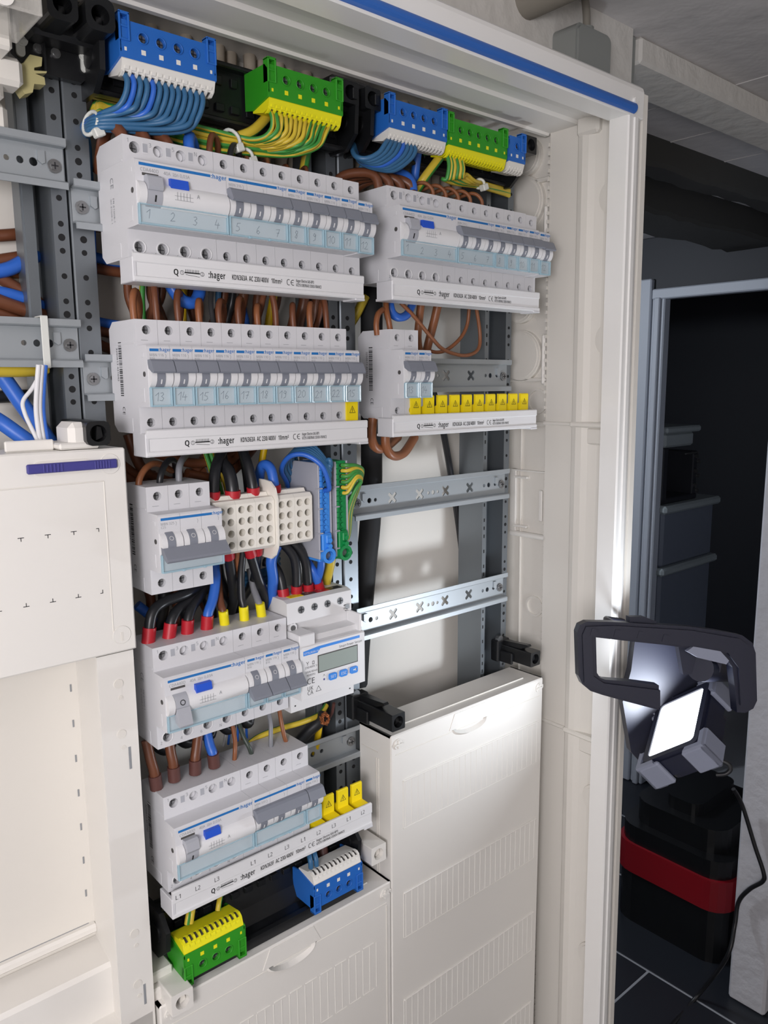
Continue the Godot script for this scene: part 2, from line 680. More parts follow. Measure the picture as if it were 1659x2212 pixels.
	# grey cables coming in from above behind the terminals
	for k in 30:
		var x := 6.0 + k * 15.4
		var q := [V(x + 3, 178, -92 - 6 * (k % 2)), V(x + 1, 130, -90 - 6 * (k % 2)), V(x - 1 + rng.randf_range(-3, 3), 84, -86), V(x + rng.randf_range(-6, 6), 44 + rng.randf_range(0, 14), -92)]
		wire("grey sheathed cable behind the terminal blocks, %s from the %s" % ([ORD[k], "left"] if k < 15 else [ORD[29 - k], "right"]), "conduit", 5.6, q, "grey cables entering at the top of the cabinet", "", "cable")

func holes_row(b: MB, x: float, ys: Array, z: float, r: float):
	for y in ys:
		b.cyl(V(x, y, z - 0.6), V(x, y, z + 0.25), r, 12)

func frame_parts():
	# upright posts: folded zinc channels with rows of holes
	var specs := [
		["left upright of the pair at the far left, behind the rail ends", -50.0, -22.0, 1], ["right upright of the pair at the far left, beside the first devices", -20.0, -3.0, 0],
		["left upright of the middle pair, behind the end of the device rows", 200.0, 226.0, 1], ["right upright of the middle pair, beside the black flat cable", 229.0, 247.0, 0],
		["single upright at the right wall with a wide dark web", 433.0, 478.0, 2]]
	for s in specs:
		var o := thing("mounting_post", "galvanised " + s[0], "post", V(s[1], -380, -80), "perforated uprights")
		var at := V(-s[1], 380, 80)
		var b := MB.new()
		var x0: float = s[1]
		var x1: float = s[2]
		var zf := -52.0
		var hx := x1 - 8.5
		if s[3] == 1:
			b.pry(pv([x0, -84, x0 + 1.5, -84, x0 + 1.5, -66, x0 + 9, -66, x0 + 9, -86, x1 - 11, -86, x1 - 11, zf, x1, zf, x1, -70, x1 - 1.5, -70, x1 - 1.5, zf - 1.5, x1 - 9.5, zf - 1.5, x1 - 9.5, -88, x0 + 7.5, -88, x0 + 7.5, -67.5, x0, -67.5]), -1020, 108)
			hx = x1 - 5.5
		elif s[3] == 0:
			b.pry(pv([x0, -86, x0 + 1.5, -86, x0 + 1.5, zf - 1.5, x1, zf - 1.5, x1, zf, x0 + 1, zf, x0, zf - 1]), -1020, 108)
			hx = x0 + 8.5
		else:
			b.pry(pv([x0, -90, x0 + 1.5, -90, x0 + 1.5, -53.5, x0 + 5, -53.5, x0 + 5, -78, x1 - 8, -78, x1 - 8, -53.5, x1 - 1.5, -53.5, x1 - 1.5, -80, x1, -80, x1, zf, x1 - 9.5, zf, x1 - 9.5, -76.5, x0 + 6.5, -76.5, x0 + 6.5, zf, x0, zf]), -1020, 108)
			hx = x1 - 4.5
		part("channel", b, M.zinc_dark, o, at)
		b = MB.new()
		var step := 0
		var y := 96.0
		while y > -1000:
			b.cyl(V(hx, y, zf - 0.5), V(hx, y, zf + 0.2), (2.6 if step % 4 == 1 else 2.1) * (0.8 if s[3] == 2 else 1.0), 12)
			if s[3] == 2:
				b.bx(x0 + 2.2, x0 + 4, y - 2, y + 2, zf - 0.2, zf + 0.15)
			y -= [9.5, 9.5, 18.0, 18.0][step % 4]
			step += 1
		part("hole", b, M.hole_dark, o, at)
	# top hat rails
	for r in [["in the left field, upper of the two", -420.0, -23.0, 26.0], ["in the far left field, lower one, white tie around it", -420.0, -21.0, -100.0],
			["under the top row of devices in the middle field", -19.0, 232.0, 0.0], ["under the second row of devices in the middle field", -19.0, 232.0, -125.0],
			["under the terminal row in the middle field", -19.0, 232.0, -250.0], ["under the row with the power meter", -19.0, 232.0, -375.0], ["under the lowest device row, bare at its right end", -19.0, 240.0, -497.0],
			["under the top row of devices in the right field", 238.0, 470.0, 0.0], ["under the two breakers in the right field, bare to its right", 238.0, 470.0, -123.0],
			["bare in the right field, upper of the two empty ones", 238.0, 470.0, -248.0], ["bare in the right field, lower of the two empty ones", 238.0, 470.0, -373.0]]:
		var x0: float = r[1]
		var x1: float = r[2]
		var y0: float = r[3]
		var o := thing("top_hat_rail", "zinc top hat rail " + r[0], "rail", V(x0, y0, -52), "mounting rails")
		var at := V(-x0, -y0, 52)
		var b := MB.new()
		# web with punched crosses and round holes: all real openings
		var marks := []
		if x0 > -100:
			for e in [[24, 2.8], [32, 2.0], [55, 9.0], [94, 9.0], [107, 1.8], [114, 2.6], [121, 1.8], [133, 9.0], [172, 9.0], [196, 2.0], [204, 2.8], [215, 2.2]]:
				marks.append([x0 + e[0], e[1]])
		else:
			for e in [[99, 9.0], [70, 9.0], [39, 2.0], [30, 2.6], [21, 3.0]]:
				marks.append([x1 - e[0], e[1]])
		marks = marks.filter(func(m): return m[0] < x1 - 15)
		for side in [[1, -51.0], [-1, -52.2]]:
			var prev := x0
			for k in marks.size():
				var px: float = marks[k][0]
				var nx: float = (px + marks[k + 1][0]) / 2 if k + 1 < marks.size() else minf(px + 8, x1)
				var shape := PackedVector2Array()
				if marks[k][1] < 5.0:
					shape = circ(px, y0, marks[k][1], 12)
				else:
					for t in 24:
						shape.append(V2(px, y0) + Vector2.from_angle(TAU * t / 24 + PI / 4) * [7.2, 6.6, 3.6, 2.6, 3.6, 6.6][t % 6])
				holed(b, prev, nx, y0 - 12.5, y0 + 12.5, side[1], shape, V(0, 0, side[0]))
				prev = nx
				if side[0] == 1:
					for t in shape.size():
						var a := shape[t]
						var d := shape[(t + 1) % shape.size()]
						b.f([V(a.x, a.y, -51), V(d.x, d.y, -51), V(d.x, d.y, -52.2), V(a.x, a.y, -52.2)], V(px - (a.x + d.x) / 2, y0 - (a.y + d.y) / 2, 0))
			if prev < x1:
				b.f([V(prev, y0 - 12.5, side[1]), V(x1, y0 - 12.5, side[1]), V(x1, y0 + 12.5, side[1]), V(prev, y0 + 12.5, side[1])], V(0, 0, side[0]))
		for s in [-1.0, 1.0]:
			b.prx(pv([-52.2, y0 + s * 12.5, -51, y0 + s * 12.5, -51, y0 + s * 12.9, -46, y0 + s * 13.0, -45, y0 + s * 13.8, -45, y0 + s * 17, -44.4, y0 + s * 17.5, -43.4, y0 + s * 17.4, -43.4, y0 + s * 12.8, -44.2, y0 + s * 11.9, -45, y0 + s * 11.7, -52.2, y0 + s * 11.7]), x0, x1)
		part("rail_section", b, M.zinc, o, at)
		for e in [[x0 + 7.0, 1], [x1 - 7.0, -1]]:
			b = MB.new()
			b.prism(circ(e[0], y0 - 1, 4.8, 16), -51, -49.2)
			b.prism(circ(e[0], y0 - 1, 3.0, 16), -49.2, -48.2)
			var sc := part("fixing_screw", b, M.screw, o, at)
			b = MB.new()
			b.bx(e[0] - 2.4, e[0] + 2.4, y0 - 1.5, y0 - 0.5, -48.3, -48.05)
			b.bx(e[0] - 0.5, e[0] + 0.5, y0 - 3.4, y0 + 1.4, -48.3, -48.05)
			part("cross_slot", b, M.screw_slot, sc)
			b = MB.new()
			var mx: float = e[0] + 9.0 * e[1]
			b.prism(pv([mx - 2.5, y0 + 8, mx + 2.5, y0 + 8, mx + 2.5, y0 + 0, mx + 0.5, y0 - 1, mx - 2.5, y0 + 1]), -51.2, -49.0)
			part("pressed_tab", b, M.zinc, o, at)

func V2(x: float, y: float) -> Vector2:
	return Vector2(x, y)

# a rectangle with one opening in it, facing +z or -z
func holed(b: MB, x0: float, x1: float, y0: float, y1: float, z: float, shape: PackedVector2Array, nor: Vector3):
	if shape.is_empty():
		b.f([V(x0, y0, z), V(x1, y0, z), V(x1, y1, z), V(x0, y1, z)], nor)
		return
	var c := Vector2.ZERO
	for p in shape:
		c += p
	c /= shape.size()
	var ang := []
	for p in shape:
		ang.append([fposmod((p - c).angle(), TAU), p])
	for q in [V2(x0, y0), V2(x1, y0), V2(x1, y1), V2(x0, y1)]:
		ang.append([fposmod((q - c).angle(), TAU), q, true])
	ang.sort_custom(func(a, d): return a[0] < d[0])
	var inn := []
	var outp := []
	var m := shape.size()
	for e in ang:
		var d := Vector2.from_angle(e[0])
		var t := 1e9
		if d.x > 1e-6: t = minf(t, (x1 - c.x) / d.x)
		if d.x < -1e-6: t = minf(t, (x0 - c.x) / d.x)
		if d.y > 1e-6: t = minf(t, (y1 - c.y) / d.y)
		if d.y < -1e-6: t = minf(t, (y0 - c.y) / d.y)
		outp.append(c + d * t)
		if e.size() == 2:
			inn.append(e[1])
		else:
			var best: Vector2 = c
			for k in m:
				var hit = Geometry2D.segment_intersects_segment(c, c + d * 50, shape[k], shape[(k + 1) % m])
				if hit != null:
					best = hit
			inn.append(best)
	for k in ang.size():
		var j := (k + 1) % ang.size()
		b.f([V(inn[k].x, inn[k].y, z), V(outp[k].x, outp[k].y, z), V(outp[j].x, outp[j].y, z), V(inn[j].x, inn[j].y, z)], nor)

func covers():
	# right field cover
	for c in [["right", 240.0, 480.0, -476.0, -1060.0, "cream cover plate of the right field with rows of break-out strips"], ["middle", -12.0, 239.0, -632.0, -1060.0, "cream cover plate of the middle field below the lowest terminal blocks"]]:
		var x0: float = c[1]
		var x1: float = c[2]
		var yt: float = c[3]
		var yb: float = c[4]
		var right: bool = c[0] == "right"
		var o := thing("field_cover", c[5], "cover", V(x0, yb, -44))
		var at := V(-x0, -yb, 44)
		var b := MB.new()
		b.bx(x0, x1, yb, yt, 2.5, 5, 1.2)
		b.bx(x0, x0 + 2.5, yb, yt, -44, 3.5)
		b.bx(x1 - 2.5, x1, yb, yt, -44, 3.5)
		b.bx(x0, x1, yt - 2.5, yt, -44, 3.5)
		b.bx(x0, x1, yb, yb + 2.5, -44, 3.5)
		part("cover_shell", b, M.cream_white, o, at)
		b = MB.new()
		b.bx(x0 + 20, x1 - 20, yt, yt + 1.4, -10, -8, 0.6)
		b.bx(x0 + 6, x1 - 6, yt - 21.5, yt - 20.6, 4.6, 5.5, 0.3)
		if right:
			b.bx(x0 - 0.7, x0, yt - 24, yt - 23, -40, -14)
			b.bx(x0 - 0.7, x0, yt - 160, yt - 30, -15, -14)
			b.bx(x0 - 0.7, x0, yt - 160, yt - 30, -18, -17)
		else:
			b.bx(x1 - 7, x1 - 5.5, yb, yt - 24, 4.6, 5.6, 0.3)
		part("moulded_line", b, M.cream, o, at)
		# finger grip: a shell-shaped scoop with a raised lip
		b = MB.new()
		var gx := (x0 + x1) / 2 - (6 if right else -4)
		# crescent lip that stands out most in its middle, and the hollow above it
		for k in 24:
			var a0 := PI + PI * k / 24
			var a1 := PI + PI * (k + 1) / 24
			var e0 := 5.2 + 5.0 * sin(PI * k / 24.0)
			var e1 := 5.2 + 5.0 * sin(PI * (k + 1) / 24.0)
			var o0 := V(gx + cos(a0) * 28, yt - 19 + sin(a0) * 11, 5)
			var o1 := V(gx + cos(a1) * 28, yt - 19 + sin(a1) * 11, 5)
			var i0 := V(gx + cos(a0) * 26, yt - 19 + sin(a0) * 7.5, e0)
			var i1 := V(gx + cos(a1) * 26, yt - 19 + sin(a1) * 7.5, e1)
			var c0 := V(gx + cos(a0) * 22, yt - 18.5 + sin(a0) * 5.5, 5.1)
			var c1 := V(gx + cos(a1) * 22, yt - 18.5 + sin(a1) * 5.5, 5.1)
			b.f([o0, o1, i1, i0], V(cos(a0), sin(a0), 0.6))
			b.f([i0, i1, c1, c0], V(-cos(a0), -sin(a0), 0.5))
		b.prism(pv([gx - 32, yt - 19, gx + 32, yt - 19, gx + 24, yt - 2, gx - 24, yt - 2]), 4.8, 5.7)
		part("finger_grip", b, M.cream_white, o, at)
		# quarter-turn fasteners
		for s in [[x0 + 9, yt - 10], [x1 - 9, yt - 10]]:
			b = MB.new()
			b.prism(circ(s[0], s[1], 5.4, 20), 5, 6.4)
			b.prism(rrect(s[0] - 4.6, s[0] + 4.6, s[1] - 1.0, s[1] + 1.0, 0.8, 3), 6.4, 8.2)
			b.prism(rrect(s[0] - 1.0, s[0] + 1.0, s[1] - 4.6, s[1] + 4.6, 0.8, 3), 6.4, 7.6)
			b.bx(s[0] + 5.4, s[0] + 9, s[1] - 2, s[1] + 2, 4.6, 5.6, 0.3)
			part("fastener", b, M.cream_white, o, at)
		var rows := [-555.0, -680.0, -805.0, -930.0] if right else [-716.0, -841.0, -966.0]
		for y in rows:
			b = MB.new()
			var sx := x0 + 16.0
			if right:
				b.bx(sx, sx + 217, y + 26, y + 27.4, 4.4, 6.6, 0.5)
				b.bx(sx, sx + 217, y - 26, y - 25.2, 4.4, 5.5, 0.2)
				b.bx(sx, sx + 0.9, y - 26, y + 27, 4.4, 5.5, 0.2)
			else:
				for k in 12:
					b.bx(sx + 4 + k * 17.6, sx + 18 + k * 17.6, y + 26, y + 26.9, 4.4, 5.7, 0.2)
					b.bx(sx + 4 + k * 17.6, sx + 18 + k * 17.6, y - 26, y - 25.2, 4.4, 5.6, 0.2)
			var br := part("breakout_strip", b, M.cream_white, o, at)
			for k in 25:
				var rb := MB.new()
				rb.bx(sx + 3 + k * 8.8, sx + 4 + k * 8.8, y - 25, y + 25, 4.6, 5.35, 0.2)
				part("strip_rib", rb, M.cream_white, br)
	# cover of the left field with its blue label strip
	var o := thing("field_cover", "white cover plate at the far left with violet blue handle strip and tick marks", "cover", V(-262, -325, -40))
	var at := V(262, 325, 40)
	var b := MB.new()
	b.bx(-262, -13, -326, -175, 2.5, 5, 1.2)
	b.bx(-15.5, -13, -326, -175, -40, 3.5)
	b.bx(-262, -13, -177.5, -175, -40, 3.5)
	b.bx(-262, -13, -326, -323.5, -40, 3.5)
	b.bx(-262, -259.5, -326, -175, -40, 3.5)
	part("cover_shell", b, M.cream_white, o, at)
	b = MB.new()
	b.bx(-256, -30, -198.4, -197.4, 4.4, 5.5, 0.3)
	b.bx(-30.5, -29.5, -310, -198, 4.4, 5.4, 0.3)
	b.prism(rrect(-78, -38, -191, -181, 4.8), 4.4, 5.8)
	part("moulded_line", b, M.cream, o, at)
	b = MB.new()
	b.bx(-82, -20.5, -189, -182.5, 5, 8.4, 0.8)
	for k in 6:
		b.bx(-72 + k * 2.4, -70.8 + k * 2.4, -188.6, -183, 8.2, 9.0, 0.3)
		b.bx(-37 + k * 2.0, -36 + k * 2.0, -188.6, -183, 8.2, 9.0, 0.3)
	part("handle_strip", b, M.handle_blue, o, at)
	for s in [[-25.0, -186.0, 7.0], [-24.0, -313.0, 6.5]]:
		b = MB.new()
		b.prism(circ(s[0], s[1], s[2], 28), 4.6, 5.5)
		var ring := []
		for t in 29:
			ring.append(V(s[0] + cos(TAU * t / 28) * s[2], s[1] + sin(TAU * t / 28) * s[2], 5.3))
		b.tube(ring, 0.35, 5, [], false)
		var d := part("fastener", b, M.cream_white, o, at)
		b = MB.new()
		b.bx(s[0] - 0.9, s[0] + 0.9, s[1] - 4.5, s[1] + 2.0, 5.4, 5.75)
		part("slot", b, M.cream, d)
	b = MB.new()
	for k in 14:
		var x := -36.0 - k * 17.6
		for r in [[-231.5, -1.0], [-279.0, 1.0]]:
			b.stroke([V2(x - (1.8 if k else 1.6), r[0]), V2(x + (1.8 if k else 0.0), r[0])], 0.5, 5.12)
			b.stroke([V2(x, r[0]), V2(x, r[0] + r[1] * 2.2)], 0.5, 5.12)
	part("tick_marks", b, M.print_black, o, at)
	b = MB.new()
	b.bx(-90, -58, -175, -167.5, -12, -9, 0.8)
	b.bx(-88, -76, -172.5, -169.5, -9.3, -8.9)
	b.bx(-73, -61, -172.5, -169.5, -9.3, -8.9)
	part("top_clip", b, M.cream_white, o, at)
	# deep bay under it
	o = thing("cable_bay", "deep cream white compartment under the far left cover with slots along its flange", "compartment", V(-300, -640, -60))
	at = V(300, 640, 60)
	b = MB.new()
	b.bx(-600, -35, -660, -330, -63, -60)
	part("bay_back", b, M.cream, o, at)
	b = MB.new()
	b.pry(pv([-37, -63, -37, -60, -42, -3, -42, 0, -14, 0, -14, -44, -16, -44, -16, -2.5, -38, -2.5, -34, -63]), -700, -328)
	part("bay_flange", b, M.cream_white, o, at)
	b = MB.new()
	b.bx(-600, -36, -585, -577, -62, -54, 2)
	b.bx(-600, -30, -650, -590, -62, -18, 3)
	b.bx(-600, -14, -1080, -634, -44, 0, 2)
	part("bay_floor", b, M.cream_white, o, at)
	b = MB.new()
	for y in [-352.0, -392.0, -560.0, -605.0]:
		b.prism(circ(-27, y, 3.6, 18), -0.4, 0.5)
		b.prism(circ(-26, y - 11, 1.8, 14), -0.4, 0.4)
	part("flange_dimple", b, M.cream, o, at)
	b = MB.new()
	for y in [-422.0, -626.0]:
		b.bx(-22.5, -20.6, y, y + 18, -0.4, 0.3)
	for k in 7:
		b.bx(-43, -41.8, -372 - k * 30, -366 - k * 30, -59.9, -59.5)
	b.bx(-600, -42, -577.4, -576.6, -59.9, -59.6)
	part("slot", b, M.print_grey, o, at)

# a row of wire sockets under a coloured, screwed body; flipped = sockets on top
func terminal_block(x: float, y: float, w: float, screws: int, sockets: int, top: String, low: String, label: String, flipped := false, z := -5.0):
	var o := thing("terminal_block", label, "terminal block", V(x, y, z), "screwed terminal blocks")
	var turn := Transform3D(Basis(Vector3(0, 0, 1), PI), V(w, 0, 0)) if flipped else Transform3D.IDENTITY
	var at := V(0, 0, 0)
	var b := MB.new()
	b.xf = turn
	# flanks and back of the body
	for e in [0.0, w - 1.6]:
		b.prx(pv([-34, -3, -24, -5, -1, 0, 0, 1, 0, 21, -4, 25, -34, 25]), e, e + 1.6)
	b.bx(1.6, w - 1.6, 23, 24.5, -34, -2, 0.4)
	b.bx(1.6, w - 1.6, 0, 24, -34, -32)
	# front plate with screw holes
	var inset := 11.0 if w > 40 else 5.0
	var hs := []
	for k in screws:
		hs.append(V(inset + (w - 2 * inset) * (k + 0.5) / screws, 15.5, 3.1))
	b.plate(0.8, w - 0.8, 0, 24.5, 0, hs, 6, 18)
	for h in hs:
		var prev := []
		for k in 19:
			var a := TAU * k / 18
			prev.append(V(h.x + cos(a) * 3.7, h.y + sin(a) * 3.7, 0.3))
		b.tube(prev, 0.55, 5, [], false)
	# ears with their windows
	for s in [0.0, w - 8.0]:
		if w < 40 and s == 0.0:
			continue
		b.bx(s, s + 8, 27.5, 29.5, -6, 1.5, 0.4)
		b.bx(s, s + 1.5, 11, 29, -6, 1.5, 0.4)
		b.bx(s + 6.5, s + 8, 11, 29, -6, 1.5, 0.4)
		b.bx(s + 1.2, s + 6.8, 19.5, 21, -4, 1.0, 0.3)
		b.bx(s + 1.2, s + 6.8, 11, 12.5, -4, 1.0, 0.3)
		b.bx(s + 1.2, s + 6.8, 12, 28, -6, -3.4)
	part("block_body", b, M[top], o, at)
	for h in hs:
		b = MB.new()
		b.xf = turn
		b.prism(circ(h.x, h.y, 2.7, 16), -5.8, -2.0)
		var sc := part("terminal_screw", b, M.screw, o, at)
		b = MB.new()
		b.xf = turn
		b.bx(h.x - 2.4, h.x + 2.4, h.y - 0.45, h.y + 0.45, -2.1, -1.8)
		b.bx(h.x - 0.45, h.x + 0.45, h.y - 2.4, h.y + 2.4, -2.1, -1.8)
		part("cross_slot", b, M.screw_slot, sc)
	# entry part
	b = MB.new()
	b.xf = turn
	b.prx(pv([-25, -4.5, -2, 0.2, -0.4, 0.2, -0.2, -0.5, -2.4, -7.4, -10, -9.4, -25, -6.4]), 1.6, w - 1.2)
	var pitch := (w - 6.0) / sockets
	for k in sockets + 1:
		var sx := 3.0 + pitch * k
		b.prx(pv([-3, -7.4, -1.6, -6.2, -1.8, -8.6, -5, -10.6, -9, -10.4]), sx - pitch * 0.18, sx + pitch * 0.18)
	for k in sockets:
		var sx := 3.0 + pitch * k
		b.prx(pv([-2.2, -4.6, -0.5, -4.4, -1.4, -6.6, -2.6, -7.0]), sx + pitch * 0.2, sx + pitch * 0.8)
	var en := part("wire_entry", b, M[low], o, at)
	b = MB.new()
	b.xf = turn
	for k in sockets:
		var sx := 3.0 + pitch * (k + 0.5)
		b.prx(pv([-3.2, -7.75, -8.8, -9.25, -8.9, -9.4, -3.3, -7.9]), sx - pitch * 0.26, sx + pitch * 0.26)
	part("socket", b, M.slot_dark, en)
	b = MB.new()
	b.xf = turn
	for h in hs:
		b.bx(h.x - 1.6, h.x + 1.6, 4.5, 7.7, -0.2, 0.35)
	for e in [4.5, w - 4.5]:
		b.bx(e - 0.8, e + 0.8, 4.6, 7.0, -0.2, 0.3)
	part("test_window", b, M["term_yellow" if top == "term_green" else "term_white"], o, at)

func terminals():
	terminal_block(4, 93.5, 75, 4, 14, "term_blue", "term_white", "large blue and white terminal block with dull blue wires, leftmost of the top edge")
	terminal_block(124, 93.0, 75, 4, 14, "term_green", "term_yellow", "large green and yellow terminal block at the top, between the two large blue ones")
	terminal_block(250, 94.5, 74, 4, 16, "term_blue", "term_white", "blue and white terminal block at the top, touching the wide green one's left end")
	terminal_block(325, 93.5, 86, 5, 20, "term_green", "term_yellow", "widest green and yellow terminal block between two blue ones at the upper right")
	terminal_block(413, 93.5, 27, 1, 5, "term_blue", "term_white", "small blue and white terminal block with a single screw at the upper right end")
	terminal_block(10, -596, 59, 3, 11, "term_green", "term_yellow", "green and yellow terminal block at the bottom left with its sockets facing up", true, 6.0)
	terminal_block(142, -593, 59, 3, 11, "term_blue", "term_white", "blue and white terminal block at the bottom, sockets facing up, beside a cream post", true, 6.0)
	# black carriers behind them
	for c in [[-4.0, 222.0, 76.0, 122.0, "black plastic terminal carrier across the top of the middle field"], [240.0, 446.0, 78.0, 122.0, "black plastic terminal carrier across the top of the right field"], [2.0, 205.0, -604.0, -566.0, "black dusty terminal carrier between the two bottom terminal blocks"]]:
		var x0: float = c[0]
		var x1: float = c[1]
		var low: bool = c[2] < -100
		var zz := -30.0 if low else -42.0
		var o := thing("terminal_carrier", c[4], "carrier", V(x0, c[2], zz - 10))
		var at := V(-x0, -c[2], 10 - zz)
		var b := MB.new()
		b.bx(x0, x1, c[2], c[3], zz - 8, zz, 1.5)
		b.bx(x0, x1, c[3] - 4, c[3], zz - 4, zz + 8, 1.0)
		if low:
			b.prx(pv([-40, -631, -3, -631, -3, -621, -7, -620, -9, -625, -20, -622, -27, -608, -30, -590, -40, -590]), x0, x1)
		else:
			b.bx(x0, x1, c[2], c[2] + 4, zz - 4, zz + 8, 1.0)
		part("carrier_bar", b, M.black, o, at)
		b = MB.new()
		for k in int((x1 - x0) / 14):
			var x := x0 + 7 + k * 14
			b.bx(x - 4, x + 4, c[2] + 10, c[2] + 16, zz, zz + 3, 0.5)
			b.bx(x - 3, x + 3, c[3] - 16, c[3] - 9, zz, zz + 2.2, 0.5)
		part("latch", b, M.black, o, at)
		for e in [x0, x1]:
			b = MB.new()
			b.prx(pv([zz - 12, c[2] - 2, zz + 12, c[2] - 2, zz + 26, c[2] + 10, zz + 28, c[3] - 10, zz + 16, c[3] + 2, zz - 12, c[3] + 2]), e - 2, e + 2)
			b.cyl(V(e - 3, (c[2] + c[3]) / 2, zz + 8), V(e + 3, (c[2] + c[3]) / 2, zz + 8), 8, 18)
			part("end_plate", b, M.black, o, at)
	# black brackets with paired sockets over the uprights
	for c in [[-22.0, 100.0, "black bracket with round sockets and grey tabs on the far left pair of uprights"], [228.0, 104.0, "black bracket with two square sockets on the middle pair of uprights"]]:
		var x: float = c[0]
		var y: float = c[1]
		var o := thing("cover_bracket", c[2], "bracket", V(x, y, -50))
		var at := V(-x, -y, 50)
		var b := MB.new()
		b.prism(pv([x - 34, y - 8, x - 24, y - 16, x + 14, y - 16, x + 22, y - 8, x + 24, y + 26, x - 34, y + 26]), -50, -44)
		b.bx(x - 26, x + 22, y + 2, y + 30, -46, -24, 3)
		b.bx(x - 14, x - 12, y - 16, y + 4, -46, -38, 0.6)
		part("bracket_plate", b, M.black, o, at)
		for s in [[x - 13.0, 1.0], [x + 12.0, 1.0]]:
			b = MB.new()
			var hole := circ(s[0], y + 14, 6.2, 22)
			var outer := rrect(s[0] - 10, s[0] + 10, y + 4, y + 25, 5, 4) if x < 0 else rrect(s[0] - 9, s[0] + 9, y + 5, y + 23, 2, 3)
			holed_prism(b, outer, hole, V2(s[0], y + 14), -26, 0 if x < 0 else -14)
			var so := part("socket", b, M.black, o, at)
			b = MB.new()
			b.prism(circ(s[0], y + 14, 6.2, 16), -26, -22)
			b.bx(s[0] + 1, s[0] + 6, y + 9, y + 18, -22, -12, 0.5)
			part("socket_core", b, M.black if x > 0 else M.black, so)
		for s in ([[x - 27.0, 0.0], [x + 17.0, 0.0]] if x < 0 else [[x + 13.0, -4.0]]):
			b = MB.new()
			b.prism(circ(s[0], y + 2 + s[1], 4.4, 18), -44, -41.5)
			b.prism(rrect(s[0] - 3.6, s[0] + 2.2, y - 9 + s[1], y + 2 + s[1], 2.8, 4), -44, -42)
			b.bx(s[0] - 0.7, s[0] + 0.7, y - 1 + s[1], y + 5 + s[1], -41.6, -40.8, 0.2)
			b.bx(s[0] - 3.4, s[0] + 3.4, y + 1.4 + s[1], y + 2.6 + s[1], -41.6, -40.8, 0.2)
			part("turn_tab", b, M.tie, o, at)
		if x < 0:
			for sx in [x - 16.0, x - 4.0]:
				b = MB.new()
				b.prism(circ(sx, y - 1, 3.4, 16), -44, -42.4)
				b.prism(circ(sx, y - 1, 2.2, 16), -42.4, -41.6)
				part("fixing_screw", b, M.screw, o, at)
	# cover lock posts
	for c in [[244.0, -459.0, 12.0, "black", "black square cover lock post between the power meter and the right cover"], [466.0, -450.0, 4.0, "black", "black square cover lock post at the right wall above the right cover"], [453.0, 116.0, -8.0, "black", "black square cover lock post at the upper right end of the terminal blocks"],
			[-32.0, -164.0, 6.0, "black", "black chamfered socket on top of the far left cover"], [3.0, -628.0, 16.0, "cream", "cream square lock post at the lower left, below the green terminal block"], [224.0, -596.0, 4.0, "cream", "cream square lock post to the right of the bottom blue terminal block"]]:
		var x: float = c[0]
		var y: float = c[1]
		var zf: float = c[2]
		var m: Material = M.black if c[3] == "black" else M.cream_white
		var o := thing("lock_post", c[4], "post", V(x, y, -50))
		var at := V(-x, -y, 50)
		var b := MB.new()
		var sq := 8.6 if c[3] == "black" else 9.5
		holed_prism(b, rrect(x - sq, x + sq, y - sq, y + sq, 1.0 if x > 0 else 4.0, 2), circ(x, y, 6.0, 20), V2(x, y), -50, zf)
		part("post_tube", b, m, o, at)
		b = MB.new()
		b.prism(circ(x, y, 6.0, 16), -50, zf - 14)
		b.prism(pv([x, y - 5, x + 5, y - 3, x + 4, y + 4, x + 1, y + 5]), zf - 14, zf - 5)
		part("twist_core", b, m if c[3] == "black" else M.cream, o, at)
		if c[3] == "black" and x > 0 and y < 0:
			b = MB.new()
			b.bx(x - 16, x + 6, y - 12, y + 14, -52, -40, 1.5)
			b.prx(pv([-42, y + 8, -42, y + 13, -4, y + 16, -2, y + 14, -14, y + 9]), x - 6, x + 0)
			b.prx(pv([-42, y + 8, -42, y + 12, -16, y + 12, -14, y + 9]), x + 2, x + 5)
			b.bx(x - 12, x - 8, y - 12, y + 2, -42, -22, 1)
			part("snap_arm", b, m, o, at)
			b = MB.new()
			b.prism(circ(x - 10, y + 15, 4.5, 16), -46, -41)
			part("fixing_screw", b, M.screw, o, at)
	var o := thing("cream_bracket", "cream angled bracket at the lower left above the square lock post", "bracket", V(0, -620, -50))
	var at := V(0, 620, 50)
	var b := MB.new()
	b.bx(-8, -5, -618, -575, -60, -20, 1)
	b.bx(-14, 8, -622, -612, -50, -10, 1.5)
	b.bx(-16, 14, -660, -622, -50, -4, 1.5)
	part("bracket_plate", b, M.cream_white, o, at)
	o = thing("cream_bracket", "cream moulded bracket behind the left black socket on the far left cover", "bracket", V(-44, -172, -30))
	at = V(44, 172, 30)
	b = MB.new()
	b.bx(-50, -36, -174.6, -156, -30, 0, 4)
	b.bx(-58, -30, -174.6, -170, -34, 2, 1.2)
	part("bracket_plate", b, M.cream_white, o, at)

